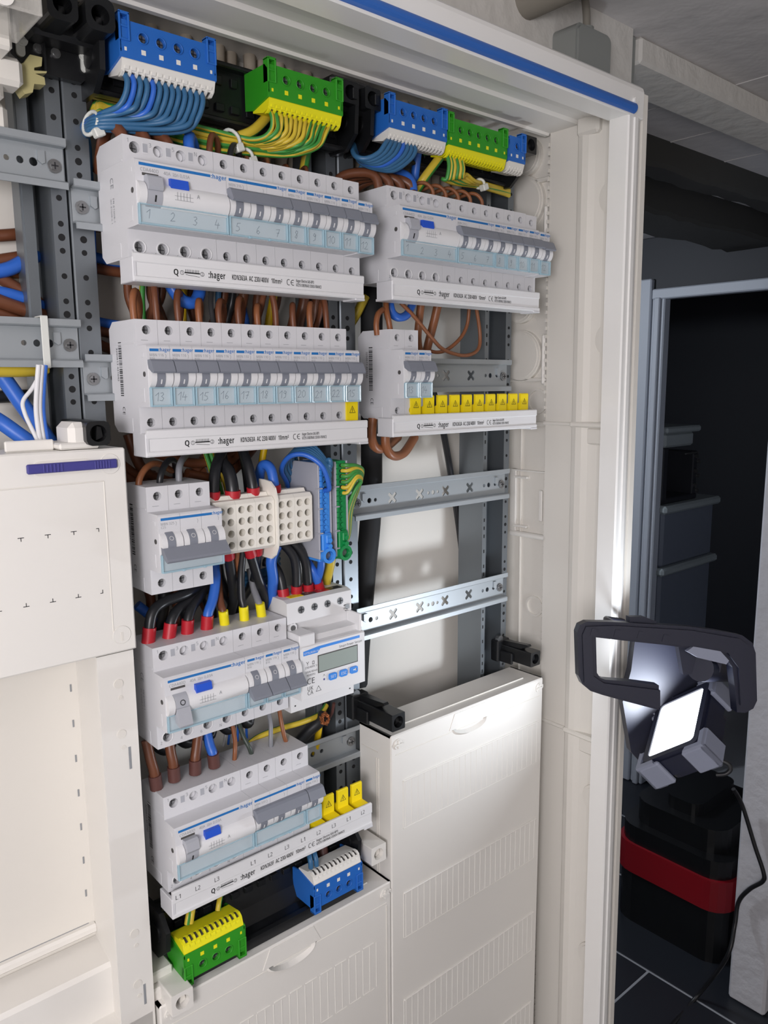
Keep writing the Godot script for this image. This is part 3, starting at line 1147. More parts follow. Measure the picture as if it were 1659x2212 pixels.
func holed_prism(b: MB, outer: PackedVector2Array, hole: PackedVector2Array, c: Vector2, z0: float, z1: float):
	b.prism(outer, z0, z1, [], false)
	var ang := []
	for p in outer:
		ang.append((p - c).angle())
	for p in hole:
		ang.append((p - c).angle())
	ang.sort()
	var inn := []
	var outp := []
	for g in ang:
		var d := Vector2.from_angle(g)
		for w in [[outer, outp], [hole, inn]]:
			var best := c + d
			for k in w[0].size():
				var hit = Geometry2D.segment_intersects_segment(c, c + d * 60, w[0][k], w[0][(k + 1) % w[0].size()])
				if hit != null:
					best = hit
			w[1].append(best)
	for k in ang.size():
		var j := (k + 1) % ang.size()
		b.f([V(inn[k].x, inn[k].y, z1), V(outp[k].x, outp[k].y, z1), V(outp[j].x, outp[j].y, z1), V(inn[j].x, inn[j].y, z1)], V(0, 0, 1))
		b.f([V(inn[k].x, inn[k].y, z1), V(inn[j].x, inn[j].y, z1), V(inn[j].x, inn[j].y, z0), V(inn[k].x, inn[k].y, z0)], V(c.x, c.y, 0) - V((inn[k].x + inn[j].x) / 2, (inn[k].y + inn[j].y) / 2, 0))

# handwriting: strokes of each digit in a 1 x 1.6 box
func digit(d: String) -> Array:
	match d:
		"0": return [[0.4, 1.5, 0.1, 1.1, 0.1, 0.5, 0.4, 0.1, 0.8, 0.4, 0.8, 1.1, 0.4, 1.5]]
		"1": return [[0.0, 1.0, 0.55, 1.5, 0.5, 0.1]]
		"2": return [[0.1, 1.2, 0.45, 1.5, 0.75, 1.2, 0.6, 0.7, 0.1, 0.1, 0.9, 0.15]]
		"3": return [[0.1, 1.4, 0.5, 1.5, 0.7, 1.2, 0.3, 0.85, 0.75, 0.55, 0.5, 0.1, 0.05, 0.2]]
		"4": return [[0.3, 1.5, 0.05, 0.6, 0.9, 0.65], [0.65, 1.0, 0.55, 0.0]]
		"5": return [[0.85, 1.5, 0.25, 1.45, 0.15, 0.9, 0.6, 0.85, 0.75, 0.4, 0.4, 0.1, 0.05, 0.15]]
		"6": return [[0.6, 1.5, 0.2, 0.9, 0.15, 0.3, 0.5, 0.1, 0.75, 0.45, 0.4, 0.75, 0.15, 0.4]]
		"7": return [[0.05, 1.35, 0.8, 1.45, 0.35, 0.1], [0.25, 0.75, 0.75, 0.8]]
		"8": return [[0.7, 1.35, 0.35, 1.5, 0.2, 1.15, 0.65, 0.6, 0.5, 0.1, 0.15, 0.3, 0.7, 1.1, 0.65, 1.4]]
		"9": return [[0.7, 1.3, 0.35, 1.5, 0.15, 1.1, 0.5, 0.9, 0.7, 1.3, 0.6, 0.3, 0.2, 0.1]]
	return []

func handwriting(b: MB, s: String, x: float, y: float, z: float, size: float):
	for ch in s:
		for st in digit(ch):
			var p := []
			for i in range(0, st.size(), 2):
				p.append(V2(x + st[i] * size + (st[i + 1] - 0.8) * size * 0.12, y + (st[i + 1] - 0.8) * size))
			b.stroke(p, 0.32, z)
		x += size * (1.0 if ch != "1" else 0.8)

func once(key: String, make: Callable) -> Mesh:
	if not cache.has(key):
		var b := MB.new()
		make.call(b)
		cache[key] = b.mesh()
	return cache[key]

func add_screws(o: Node3D, x: float, y: float, r: float, deep := -4.5, shiny := true):
	var s := put("terminal_screw", once("screw%.1f" % r, func(b): b.prism(circ(0, 0, r * 0.92, 16), -0.8, 0.8)), M.screw if shiny else M.device, o, V(x, y, deep))
	if shiny:
		put("cross_slot", once("slot%.1f" % r, func(b):
			b.bx(-r * 0.75, r * 0.75, -0.35, 0.35, 0.7, 0.9)
			b.bx(-0.35, 0.35, -r * 0.75, r * 0.75, 0.7, 0.9)), M.screw_slot, s)

func body_profile() -> PackedVector2Array:
	return pv([-47, -36, -40, -41.4, 0, -41.4, 0, -21.6, 12, -21.6, 18, -21.4, 18, 21.2, 16.8, 22.4, 0, 22.4, 0, 41.4, -40, 41.4, -47, 36])

# the shell of one device: poles side by side, shoulder plates with screw holes
func device_shell(b: MB, width: float, pitch: float, hr: float, first := 0.5):
	b.prx(body_profile(), 0.1, width - 0.15, [2, 8])
	var up := []
	var dn := []
	for k in int(round(width / pitch)):
		up.append(V((k + first) * pitch, 34.0, hr))
		dn.append(V((k + first) * pitch, -33.2, hr))
	b.plate(0.1, width - 0.15, 22.4, 41.4, 0, up, 6.5)
	b.plate(0.1, width - 0.15, -41.4, -21.6, 0, dn, 6.5)
	# pry slots and rivets on the flank
	b.bx(-0.1, 0.2, -18, -8, 5, 11, 0.1)
	b.bx(-0.1, 0.2, 14, 17, 9, 13, 0.1)
	b.bx(-0.12, 0.2, -40, -30, -30, -12, 0.1)
	b.bx(-0.12, 0.2, 24, 25, -40, -2, 0.1)

func breaker(x: float, y: float, poles: int, on: bool, label: String, group: String, number: String, rating: String, barcode := false) -> Node3D:
	var w := poles * P
	var o := thing("circuit_breaker", label, "circuit breaker", V(x, y, 0), group)
	put("breaker_body", once("mcb%d" % poles, func(b): 
		for k in poles:
			b.xf = Transform3D(Basis.IDENTITY, V(k * P, 0, 0))
			device_shell(b, P, P, 3.3)), M.device, o)
	for k in poles:
		add_screws(o, (k + 0.5) * P, 34.0, 3.3)
		add_screws(o, (k + 0.5) * P, -33.2, 3.3)
	# nameplate
	put("brand_stripe", once("stripe%d" % poles, func(b): b.bx(2.2, w - 8.6, 18.0, 19.9, 17.9, 18.15)), M.brand_blue, o)
	put("brand_lettering", once("brand%d" % poles, func(b): text(b, ":hager", 2.4, w - 8.3, 19.2, 18.1, true, 0.9)), M.brand_blue, o)
	put("rating_print", once("rate%d%s" % [poles, rating], func(b):
		text(b, rating, 1.9, 2.2, 15.4, 18.08)
		text(b, "B16" if rating == "MBN 116" else "C25" if poles == 3 else "B10", 1.7, 2.2, 12.9, 18.08)
		for k in poles:
			b.stroke([V2(k * P + 14.0, 16.4), V2(k * P + 14.6, 15.2), V2(k * P + 14.2, 13.4)], 0.25, 18.08)
			b.stroke([V2(k * P + 4.5, 26.5), V2(k * P + 9.5, 26.5)], 0.3, 0.06)), M.print_grey, o)
	if barcode:
		bar_code(o, y)
		put("pivot_hole", once("pivot", func(b): b.cyl(V(-0.25, 2.0, 12.5), V(0.2, 2.0, 12.5), 1.9, 14)), M.slot_dark, o)
	# switch: barrel, neck with its mark, hood
	put("switch_barrel", once("barrel%d" % poles, func(b):
		for k in poles:
			b.cyl(V(k * P + 0.4, 0.5, 14.5), V(k * P + 4.6, 0.5, 14.5), 9.0, 24)
			b.cyl(V(k * P + 11.0, 0.5, 14.5), V(k * P + P - 0.5, 0.5, 14.5), 9.0, 24)), M.device_white, o)
	var sgn := 1.0 if on else -1.0
	put("toggle_neck", once("neck%d" % poles, func(b):
		for k in poles:
			b.cyl(V(k * P + 4.8, 0.5, 14.5), V(k * P + 10.8, 0.5, 14.5), 9.5, 24)), M.toggle, o)
	put("switch_mark", once("mark%d%s" % [poles, on], func(b):
		for k in poles:
			var a := -0.42 if on else 0.5
			var zc := 14.5 + cos(a) * 9.6
			var yc := 0.5 + sin(a) * 9.6
			b.xf = Transform3D(Basis(Vector3(1, 0, 0), -a), V(k * P + 7.8, yc, zc))
			if on:
				b.bx(-0.4, 0.4, -1.7, 1.7, -0.3, 0.12)
			else:
				var ring := []
				for t in 15:
					ring.append(V2(cos(TAU * t / 14), sin(TAU * t / 14)) * 1.5)
				b.stroke(ring, 0.5, 0.1)), M.device_white, o)
	put("toggle_hood", once("hood%d%s" % [poles, on], func(b): 
		var h := pv([17.5, 12.0, 22.0, 12.3, 24.2, 10.8, 27.6, 3.8, 26.2, 2.6, 23.4, 3.4, 19.0, 6.0]) if on else pv([20.5, -1.2, 23.8, -1.8, 30.5, -9.0, 31.2, -10.6, 29.6, -12.0, 26.0, -10.4, 21.0, -6.0])
		b.prx(h, 0.3, w - 0.5)), M.toggle, o)
	label_window(o, w, number, poles)
	return o

func label_window(o: Node3D, w: float, number: String, poles: int):
	put("label_paper", once("paper%.1f" % w, func(b): b.bx(1.2, w - 1.4, -20.4, -8.2, 18, 18.5)), M.label_paper, o)
	if number:
		var hb := MB.new()
		var words := number.split(" ")
		for i in words.size():
			handwriting(hb, words[i], (i + 0.5) * w / words.size() - 2.1 * words[i].length(), -14.0 + rng.randf_range(-0.6, 0.6), 18.58, 4.2)
		part("handwriting", hb, M.ink, o)
	var h := put("label_holder", once("holder%.1f" % w, func(b): b.bx(0.5, w - 0.7, -21.0, -7.4, 19.1, 20.6, 0.4)), M.holder, o)
	put("holder_edge", once("edge%.1f" % w, func(b):
		b.bx(0.4, 1.5, -21.2, -7.2, 18.2, 21.0, 0.3)
		b.bx(w - 1.7, w - 0.6, -21.2, -7.2, 18.2, 21.0, 0.3)
		b.bx(1.5, w - 1.7, -8.2, -7.2, 18.2, 20.9, 0.3)
		b.bx(1.5, w - 1.7, -21.3, -19.9, 18.2, 21.1, 0.3)
		for k in poles - 1:
			b.bx((k + 1) * w / poles - 1.2, (k + 1) * w / poles + 1.2, -21.8, -19.8, 18.6, 21.4, 0.4)), M.holder_edge, h)

func bar_code(o: Node3D, y: float):
	var r := RandomNumberGenerator.new()
	r.seed = int(absf(y)) + 3
	var b := MB.new()
	var yy := 26.0
	while yy > -14:
		var t := r.randf_range(0.25, 1.0)
		b.f([V(-0.06, yy, -31), V(-0.06, yy - t, -31), V(-0.06, yy - t, -25.5), V(-0.06, yy, -25.5)], V(-1, 0, 0))
		yy -= t + r.randf_range(0.25, 0.9)
	b.xf = Transform3D(Basis(Vector3(0, -1, 0), Vector3(0, 0, 1), Vector3(-1, 0, 0)), V(-0.06, 22, -34))
	text(b, "3250613 431042", 2.4, 0, 0, 0)
	b.xf = Transform3D(Basis(Vector3(0, -1, 0), Vector3(0, 0, 1), Vector3(-1, 0, 0)), V(-0.06, -22, -27))
	text(b, "CE", 4.0, 0, 0, 0)
	part("side_print", b, M.print_black, o)

# four-pole residual current device
func residual(x: float, y: float, on: bool, label: String, number: String, dark_print := false) -> Node3D:
	var w := 4 * P
	var o := thing("residual_current_device", label, "safety switch", V(x, y, 0), "four-pole residual current devices")
	put("device_body", once("rcd", func(b):
		device_shell(b, w, P, 3.9)
		for k in 3:
			b.bx((k + 1) * P - 3, (k + 1) * P + 1, 30.5, 38.5, -0.2, 0.2)), M.device, o)
	for k in 4:
		add_screws(o, (k + 0.5) * P, 34.0, 3.7, -5.0, k == 0)
		add_screws(o, (k + 0.5) * P, -33.2, 3.7, -5.0)
		put("hole_rim", once("rim", func(b):
			var ring := []
			for t in 21:
				ring.append(V(cos(TAU * t / 20) * 4.6, sin(TAU * t / 20) * 4.6, 0.1))
			b.tube(ring, 0.4, 5, [], false)), M.device_white, o, V((k + 0.5) * P, -33.2, 0))
	for k in 3:
		put("vent_slot", once("vent", func(b): b.bx(-2.8, 0.8, 31.8, 37.6, 0, 0.22)), M.lever, o, V((k + 1) * P, 0, 0))
	put("slot", once("rslot", func(b): b.bx(5, 17, 11.6, 13.4, 17.9, 18.1)), M.slot_dark, o)
	put("slot", once("rslot2", func(b): b.bx(26, 38, -7.6, -6.2, 19.6, 20.4)), M.slot_dark, o)
	put("brand_stripe", once("rstripe", func(b): b.bx(3.0, 57.5, 18.0, 19.9, 17.9, 18.15)), M.brand_blue, o)
	put("brand_lettering", once("rbrand", func(b): text(b, ":hager", 3.0, 58, 19.0, 18.1, true)), M.brand_blue, o)
	put("rating_print", once("rrate", func(b):
		text(b, "CDA440D", 2.3, 4.0, 15.4, 18.08)
		text(b, "40A  I\u0394n 0,03A", 2.2, 21.0, 15.2, 18.08)
		text(b, "1", 2.6, 3.5, 38, 0.06)
		for k in 3:
			text(b, ["3", "5", "N"][k], 2.8, (k + 1) * P + 2, 37.2, 0.06)
			text(b, ["4", "6", "N"][k], 2.4, (k + 1) * P + 2, -37.5, 0.06)
		text(b, "2", 2.4, 2.5, -37.0, 0.06)
		for k in 5:
			b.stroke([V2(28 + k * 2.4, 2.5), V2(28 + k * 2.4, -2.5)], 0.25, 23.8)
		b.stroke([V2(26, -2.7), V2(40, -2.7)], 0.25, 23.8)
		b.stroke([V2(26, 0), V2(40, 0)], 0.25, 23.8)
		text(b, "A", 2.6, 43, 1.5, 23.8)), M.print_grey, o)
	put("test_button", once("tbutton", func(b): b.prx(pv([18, 5.4, 21.6, 5.2, 22.4, 6.2, 21.2, 11.6, 18, 12]), 24.5, 38.0)), M.button_blue, o)
	put("switch_barrel", once("rbarrel", func(b):
		b.cyl(V(0.6, -0.6, 14.5), V(6.0, -0.6, 14.5), 9.0, 24)
		b.cyl(V(17.2, -0.6, 14.5), V(w - 0.6, -0.6, 14.5), 9.0, 24)
		b.bx(17.2, w - 0.6, -9.0, -5.0, 17, 20, 0.6)), M.device_white, o)
	var s := 1.0 if on else -1.0
	var lv := put("lever", once("rlever%s" % on, func(b):
		b.cyl(V(6.2, -0.6, 14.5), V(17.0, -0.6, 14.5), 9.4, 24)
		if not on:
			b.prx(pv([20, -1.5, 24.5, -2.0, 26.5, -6, 29.0, -14.5, 28.0, -16.0, 21.2, -14.0]), 6.2, 17.0)
			return
		b.prx(pv([17.5, 11.4, 22.0, 11.6, 24.2, 10.2, 26.0, 3.6, 24.6, 1.4, 19.0, 1.0]), 6.2, 17.0)), M.lever, o)
	put("switch_mark", once("rmark%s" % on, func(b):
		var a := -0.35 if on else 0.28
		b.xf = Transform3D(Basis(Vector3(1, 0, 0), -a), V(11.8, -0.6 + sin(a) * 9.5, 14.5 + cos(a) * 9.5))
		if on:
			b.bx(-0.5, 0.5, -2.2, 2.2, -0.2, 0.12)
		else:
			var ring := []
			for t in 15:
				ring.append(V2(cos(TAU * t / 14), sin(TAU * t / 14)) * 1.9)
			b.stroke(ring, 0.55, 0.12)), M.print_black, lv)
	put("pivot_hole", once("pivot", func(b): b.cyl(V(-0.25, 2.0, 12.5), V(0.2, 2.0, 12.5), 1.9, 14)), M.slot_dark, o)
	label_window(o, w, number, 1)
	if dark_print:
		bar_code(o, y)
	else:
		var b := MB.new()
		b.xf = Transform3D(Basis(Vector3(0, -1, 0), Vector3(0, 0, 1), Vector3(-1, 0, 0)), V(-0.06, 16, -22))
		text(b, "CE", 5.0, 0, 0, 0)
		text(b, "EN 61008-1", 2.4, 14, 1.5, 0)
		text(b, "IEC 61008-2-1", 2.0, 14, -3.0, 0)
		part("side_print", b, M.print_grey, o)
	return o

func busbar(x: float, y: float, phases: bool, label: String):
	var o := thing("phase_busbar", label, "busbar", V(x, y, 0), "printed phase busbars")
	var len := 12 * P - 2.0
	var yb := -57.2
	var b := MB.new()
	var yt := -34.6 if phases else -38.2
	b.prx(pv([7.2, yt, 8.2, yt - 0.8, 8.2, -44.4, 7.4, -45.2, 7.4, -54.0, 8.6, -54.8, 8.6, yb, 7.6, yb - 1.0, -16, yb - 1.0, -16, yb + 1.2, 5.6, yb + 1.2, 5.6, yt]), 0, len)
	part("busbar_channel", b, M.device_white, o)
	b = MB.new()
	b.bx(-1.0, 2.2, yb - 1.2, -41, -14, 8.0, 0.6)
	part("end_cap", b, M.device, o)
	b = MB.new()
	b.bx(len - 10, len + 0.6, yb - 2.4, yb - 0.4, -10, 8.8, 0.5)
	part("end_cap", b, M.device, o)
	b = MB.new()
	b.bx(3, len - 3, yb + 1, -42, -13, -2)
	part("insulated_bars", b, M.slot_dark, o)
	b = MB.new()
	var z := 7.5
	var ty := -49.4
	var sh := 4.0 if phases else 0.0
	if phases:
		var seq := ["L1", "L2", "L3", "L1", "L2", "L3", "L1", "L2", "L3", "L1", "L2"]
		for k in 11:
			fit(b, seq[k], 3.7, (2.4 if k < 3 else 20.0) + k * 17.55, (6.8 if k < 3 else 24.4) + k * 17.55, -40.0, 8.26)
	fit(b, "Q", 4.2, 30.4 + sh, 34.2 + sh, ty, z, true)
	b.stroke([V2(39.5 + sh, ty + 0.2), V2(51 + sh, ty + 0.2)], 0.9, z)
	for k in 9:
		b.stroke([V2(40 + sh + k * 1.3, ty + 0.4), V2(40 + sh + k * 1.3, ty + 2.4)], 0.4, z)
	b.stroke([V2(40 + sh, ty - 1.2), V2(51 + sh, ty - 2.2)], 0.3, z)
	for q in [[37.0 + sh, "1"], [53.4 + sh, "2"]]:
		var ring := []
		for t in 15:
			ring.append(V2(q[0] + cos(TAU * t / 14) * 1.5, ty + sin(TAU * t / 14) * 1.5))
		b.stroke(ring, 0.28, z)
		text(b, q[1], 2.0, q[0] - 0.5, ty, z)
	fit(b, ":hager", 4.8, 58.6 + sh, 72.8 + sh, ty + 0.2, z, true)
	fit(b, "KDN363F  AC 230/400V   10mm\u00b2" if phases else "KDN363A  AC 230/400V   10mm\u00b2", 3.7, 78.7 + sh, 124.4 + sh * 1.5, ty, z, true)
	fit(b, "C", 4.6, 128.9 + sh * 1.2, 131.8 + sh * 1.2, ty, z)
	b.stroke([V2(135.6 + sh * 1.2, ty + 2.0), V2(134.2 + sh * 1.2, ty + 1.9), V2(133.2 + sh * 1.2, ty + 1.0), V2(132.9 + sh * 1.2, ty), V2(133.2 + sh * 1.2, ty - 1.0), V2(134.2 + sh * 1.2, ty - 1.9), V2(135.6 + sh * 1.2, ty - 2.0)], 0.5, z)
	b.stroke([V2(133.0 + sh * 1.2, ty), V2(135.2 + sh * 1.2, ty)], 0.45, z)
	fit(b, "Hager Electro SAS-BP3", 2.3, 138.0 + sh * 1.2, 155.8 + sh * 3, ty + 1.8, z, true)
	fit(b, "67215 OBERNAI CEDEX-FRANCE", 2.3, 138.0 + sh * 1.2, 163.5 + sh * 3, ty - 1.5, z, true)
	part("busbar_print", b, M.print_black, o)

# lettering squeezed or stretched between x0 and x1
func fit(b: MB, s: String, size: float, x0: float, x1: float, y: float, z: float, bold := false):
	var probe := MB.new()
	text(probe, s, size, 0, 0, 0, bold)
	var hi := 0.1
	for p in probe.v:
		hi = maxf(hi, p.x)
	text(b, s, size, x0, y, z, bold, (x1 - x0) / hi)

func warning_cap(x: float, y: float, label: String, ledge: float):
	var o := thing("warning_cap", label, "cap", V(x, y, 0), "yellow insulating caps on the busbars")
	put("cap_body", once("cap%.1f" % ledge, func(b):
		
		var d := -7.0 if ledge > 0.0 else 0.0
		var u := 3.4 if ledge > 0.0 else 0.0
		b.prx(pv([-6 + d, -44 + u, 2 + d + ledge, -44 + u, 2 + d + ledge, -38.6 + u, 2 + d, -38.2 + u, 2 + d, -21.0 + u, 1.2 + d, -20.0 + u, -0.6 + d, -20.0 + u, -0.6 + d, -30, -6 + d, -32]), 2.0, 14.6)), M.warn_yellow, o)
	put("warning_sign", once("sign", func(b):
		b.stroke([V2(5.2, -31.4), V2(11.4, -31.4), V2(8.3, -25.6), V2(5.2, -31.4)], 0.45, 2.06)
		b.stroke([V2(8.6, -27.4), V2(7.9, -28.9), V2(8.6, -29.2), V2(8.1, -30.7)], 0.5, 2.06)), M.print_black, o, V(0, 3.4 if ledge > 0.0 else 0.0, -7.0 if ledge > 0.0 else 0.0))

func devices():
	var place := {"top": "in the middle field's top row", "right": "in the right field's top row"}
	# the two full rows: residual current device, three-pole breaker, five single breakers, busbar
	for row in [["top", 0.0, 0.0, "1 2 3 4", "5 6 7", ["8", "9", "10", "11", "12"]], ["right", 243.0, 2.0, "1 2 3 4", "5 6 7", ["8", "9", "10", "11", "12"]]]:
		var x: float = row[1]
		var y: float = row[2]
		var w: String = place[row[0]]
		residual(x, y, true, "wide residual current device, blue button, " + w, row[3])
		breaker(x + 4 * P, y, 3, true, "three-pole breaker under one wide grey hood, " + w, "three-pole breakers", row[4], "MBN 316")
		for k in 5:
			breaker(x + (7 + k) * P, y - (0.8 if k == 4 else 0.0), 1, true, "narrow breaker, toggle up, %s of five single ones %s" % [ORD[k], "in the middle field's top row" if row[0] == "top" else "in the right field's top row"], "single breakers of the " + row[0] + " row", row[5][k], "MBN 116")
		busbar(x, y, false, "white printed busbar strip under the devices " + w)
	# second row
	var nums := ["13", "14", "15", "16", "17", "18", "19", "20", "21", "22", "15"]
	for k in 11:
		breaker(1.4 + k * P, -125, 1, true, "narrow breaker with handwritten label in the second row, %s from the left" % ORD[k], "single breakers of the second row", nums[k], "MBN 116" if k < 4 else "MBN 110", k == 0)
	busbar(2.4, -125, false, "white printed busbar strip under the second row of the middle field")
	warning_cap(1.4 + 11 * P - 4, -125, "yellow warning cap half hidden at the right end of the second row", 0.0)
	for k in 2:
		breaker(246.4 + k * P, -123, 1, true, "%s of the two narrow breakers beside the row of yellow caps" % ["left", "right"][k], "breakers beside the yellow caps", ["13", "14"][k], "MBN 110", k == 0)
	busbar(243, -122, false, "white printed busbar strip with yellow caps in the right field")
	for k in 10:
		warning_cap(246.4 + 1.3 * P + k * 17.9 - 0.5, -122.5, "yellow warning cap on the right field busbar, %s from the left" % ORD[k], 0.0)
	# third row
	breaker(3, -247.5, 3, false, "three-pole breaker with hood down in the third row, left of the white distribution blocks", "three-pole breakers", "", "MBN 325", true)
	distribution_blocks()
	neutral_strips()
	# fourth row
	residual(1, -372.5, false, "four-pole residual current device with its lever down marked O, beside the power meter row", "")
	for k in 3:
		breaker(1 + (4 + k) * P, -372.5, 1, false, "narrow breaker with its toggle down, %s of three beside the power meter" % ORD[k], "switched-off breakers beside the meter", "", "MBN 116")
	meter()
	# fifth row
	residual(3, -497, true, "four-pole residual current device in the lowest row, left end, barcode on its flank", "", true)
	breaker(3 + 4 * P, -497, 3, true, "three-pole breaker with one wide hood in the lowest device row", "three-pole breakers", "", "MBN 320")
	breaker(3 + 7 * P, -497, 1, true, "single narrow breaker at the right end of the lowest device row", "", "", "MBN 116")
	busbar(3, -500, true, "white busbar strip printed L1 L2 L3 along the lowest device row")
	for k in 4:
		warning_cap(3 + 8 * P + k * 17.2 + 0.5, -500, "yellow warning cap on the lowest busbar, %s from the left" % ORD[k], 9.6)

func distribution_blocks():
	for k in 5:
		var x := 60.5 + k * 18.4
		if k > 2:
			x += 2.2
		var w := 18.2
		var o := thing("distribution_block", "cream white distribution block with a grid of round holes, %s of five from the left" % ORD[k], "terminal block", V(x, -246, -40), "white distribution blocks of the third row")
		var at := V(-x, 246, 40)
		var b := MB.new()
		b.prx(pv([-42, -268, -4, -268, 0, -265, 0, -227, -3, -224, -10, -224, -12, -221, -18, -221, -20, -224, -42, -224]), x, x + w, [2])
		var n := 0
		# 2 x 4 holes: four horizontal bands of plate
		for j in 4:
			var y0 := -265.0 + j * 9.5
			b.plate(x, x + w, y0, y0 + 9.5, 0, [V(x + 5.0, y0 + 4.7, 3.1), V(x + 13.2, y0 + 4.7, 3.1)], 9, 16)
		part("block_body", b, M.block_white, o, at)
		for j in 4:
			for i in 2:
				if (i + j + k) % 3 == 2:
					continue
				var h := MB.new()
				var c := V(x + 5.0 + i * 8.2, -265.0 + j * 9.5 + 4.7, -8)
				h.prism(circ(c.x, c.y, 2.4, 12), -9, -7)
				var sc := part("clamp_screw", h, M.screw, o, at)
				h = MB.new()
				h.bx(c.x - 1.9, c.x + 1.9, c.y - 0.4, c.y + 0.4, -7.1, -6.8)
				part("slot", h, M.screw_slot, sc)
	var o := thing("barrier_plate", "thin cream rounded barrier plate standing between the third and fourth white distribution blocks", "plate", V(117, -246, -20))
	var pl := pv([-24, -279, -8, -279, -2, -275, 2, -268, 3.2, -260, 3.2, -226, 0, -217, -7, -212, -16, -211, -24, -211])
	var b := MB.new()
	b.prx(pl, 116, 117.8)
	part("barrier", b, M.block_white, o, V(-117, 246, 20))

func neutral_strips():
	for s in [[160.0, "strip_blue", "light blue neutral terminal strip standing upright in a grey holder"], [178.5, "strip_green", "green earth terminal strip standing upright beside the light blue one"]]:
		var x: float = s[0]
		var o := thing("terminal_strip", s[2], "terminal strip", V(x, -243, -20))
		var at := V(-x, 243, 20)
		var b := MB.new()
		b.bx(x, x + 1.6, -285, -199, -42, 2, 0.4)
		b.bx(x + 14.6, x + 16, -285, -199, -42, 0, 0.4)
		for y in [-222.0, -240.0, -262.0, -278.0]:
			b.bx(x - 0.6, x + 4, y, y + 1.2, -2, 3.5, 0.3)
		part("holder", b, M.strip_grey, o, at)
		b = MB.new()
		b.bx(x + 1.6, x + 14.6, -288, -199, -30, -1, 0.6)
		for k in 13:
			var y := -203.0 - k * 4.9
			b.bx(x + 2, x + 5, y - 2.4, y + 2.4, -2, 1.5, 0.4)
		b.bx(x + 3, x + 13, -279, -262, -2, 3, 0.8)
		b.bx(x + 6, x + 12, -271, -263, 2, 5, 0.8)
		for k in 2:
			b.cyl(V(x + 9, -268 - k * 5.4, 2), V(x + 9, -268 - k * 5.4, 6.6), 2.2, 12)
		holed_prism(b, circ(x + 8.5, -282, 7.0, 24), circ(x + 8.5, -282, 4.2, 20), V2(x + 8.5, -282), -4, 5.5)
		part("strip_body", b, M[s[1]], o, at)
		b = MB.new()
		for k in 13:
			var y := -203.0 - k * 4.9
			b.cyl(V(x + 9.4, y, -3), V(x + 9.4, y, -0.7), 1.9, 12)
		part("socket", b, M.hole_dark, o, at)
		b = MB.new()
		for k in range(5, 13):
			var y := -203.0 - k * 4.9
			b.cyl(V(x + 9.4, y, -3), V(x + 9.4, y, 0.2), 1.75, 12)
		part("push_button", b, M[s[1]], o, at)
		b = MB.new()
		b.prism(circ(x + 8.5, -282, 3.4, 16), -2, 2)
		part("clamp_screw", b, M.screw, o, at)

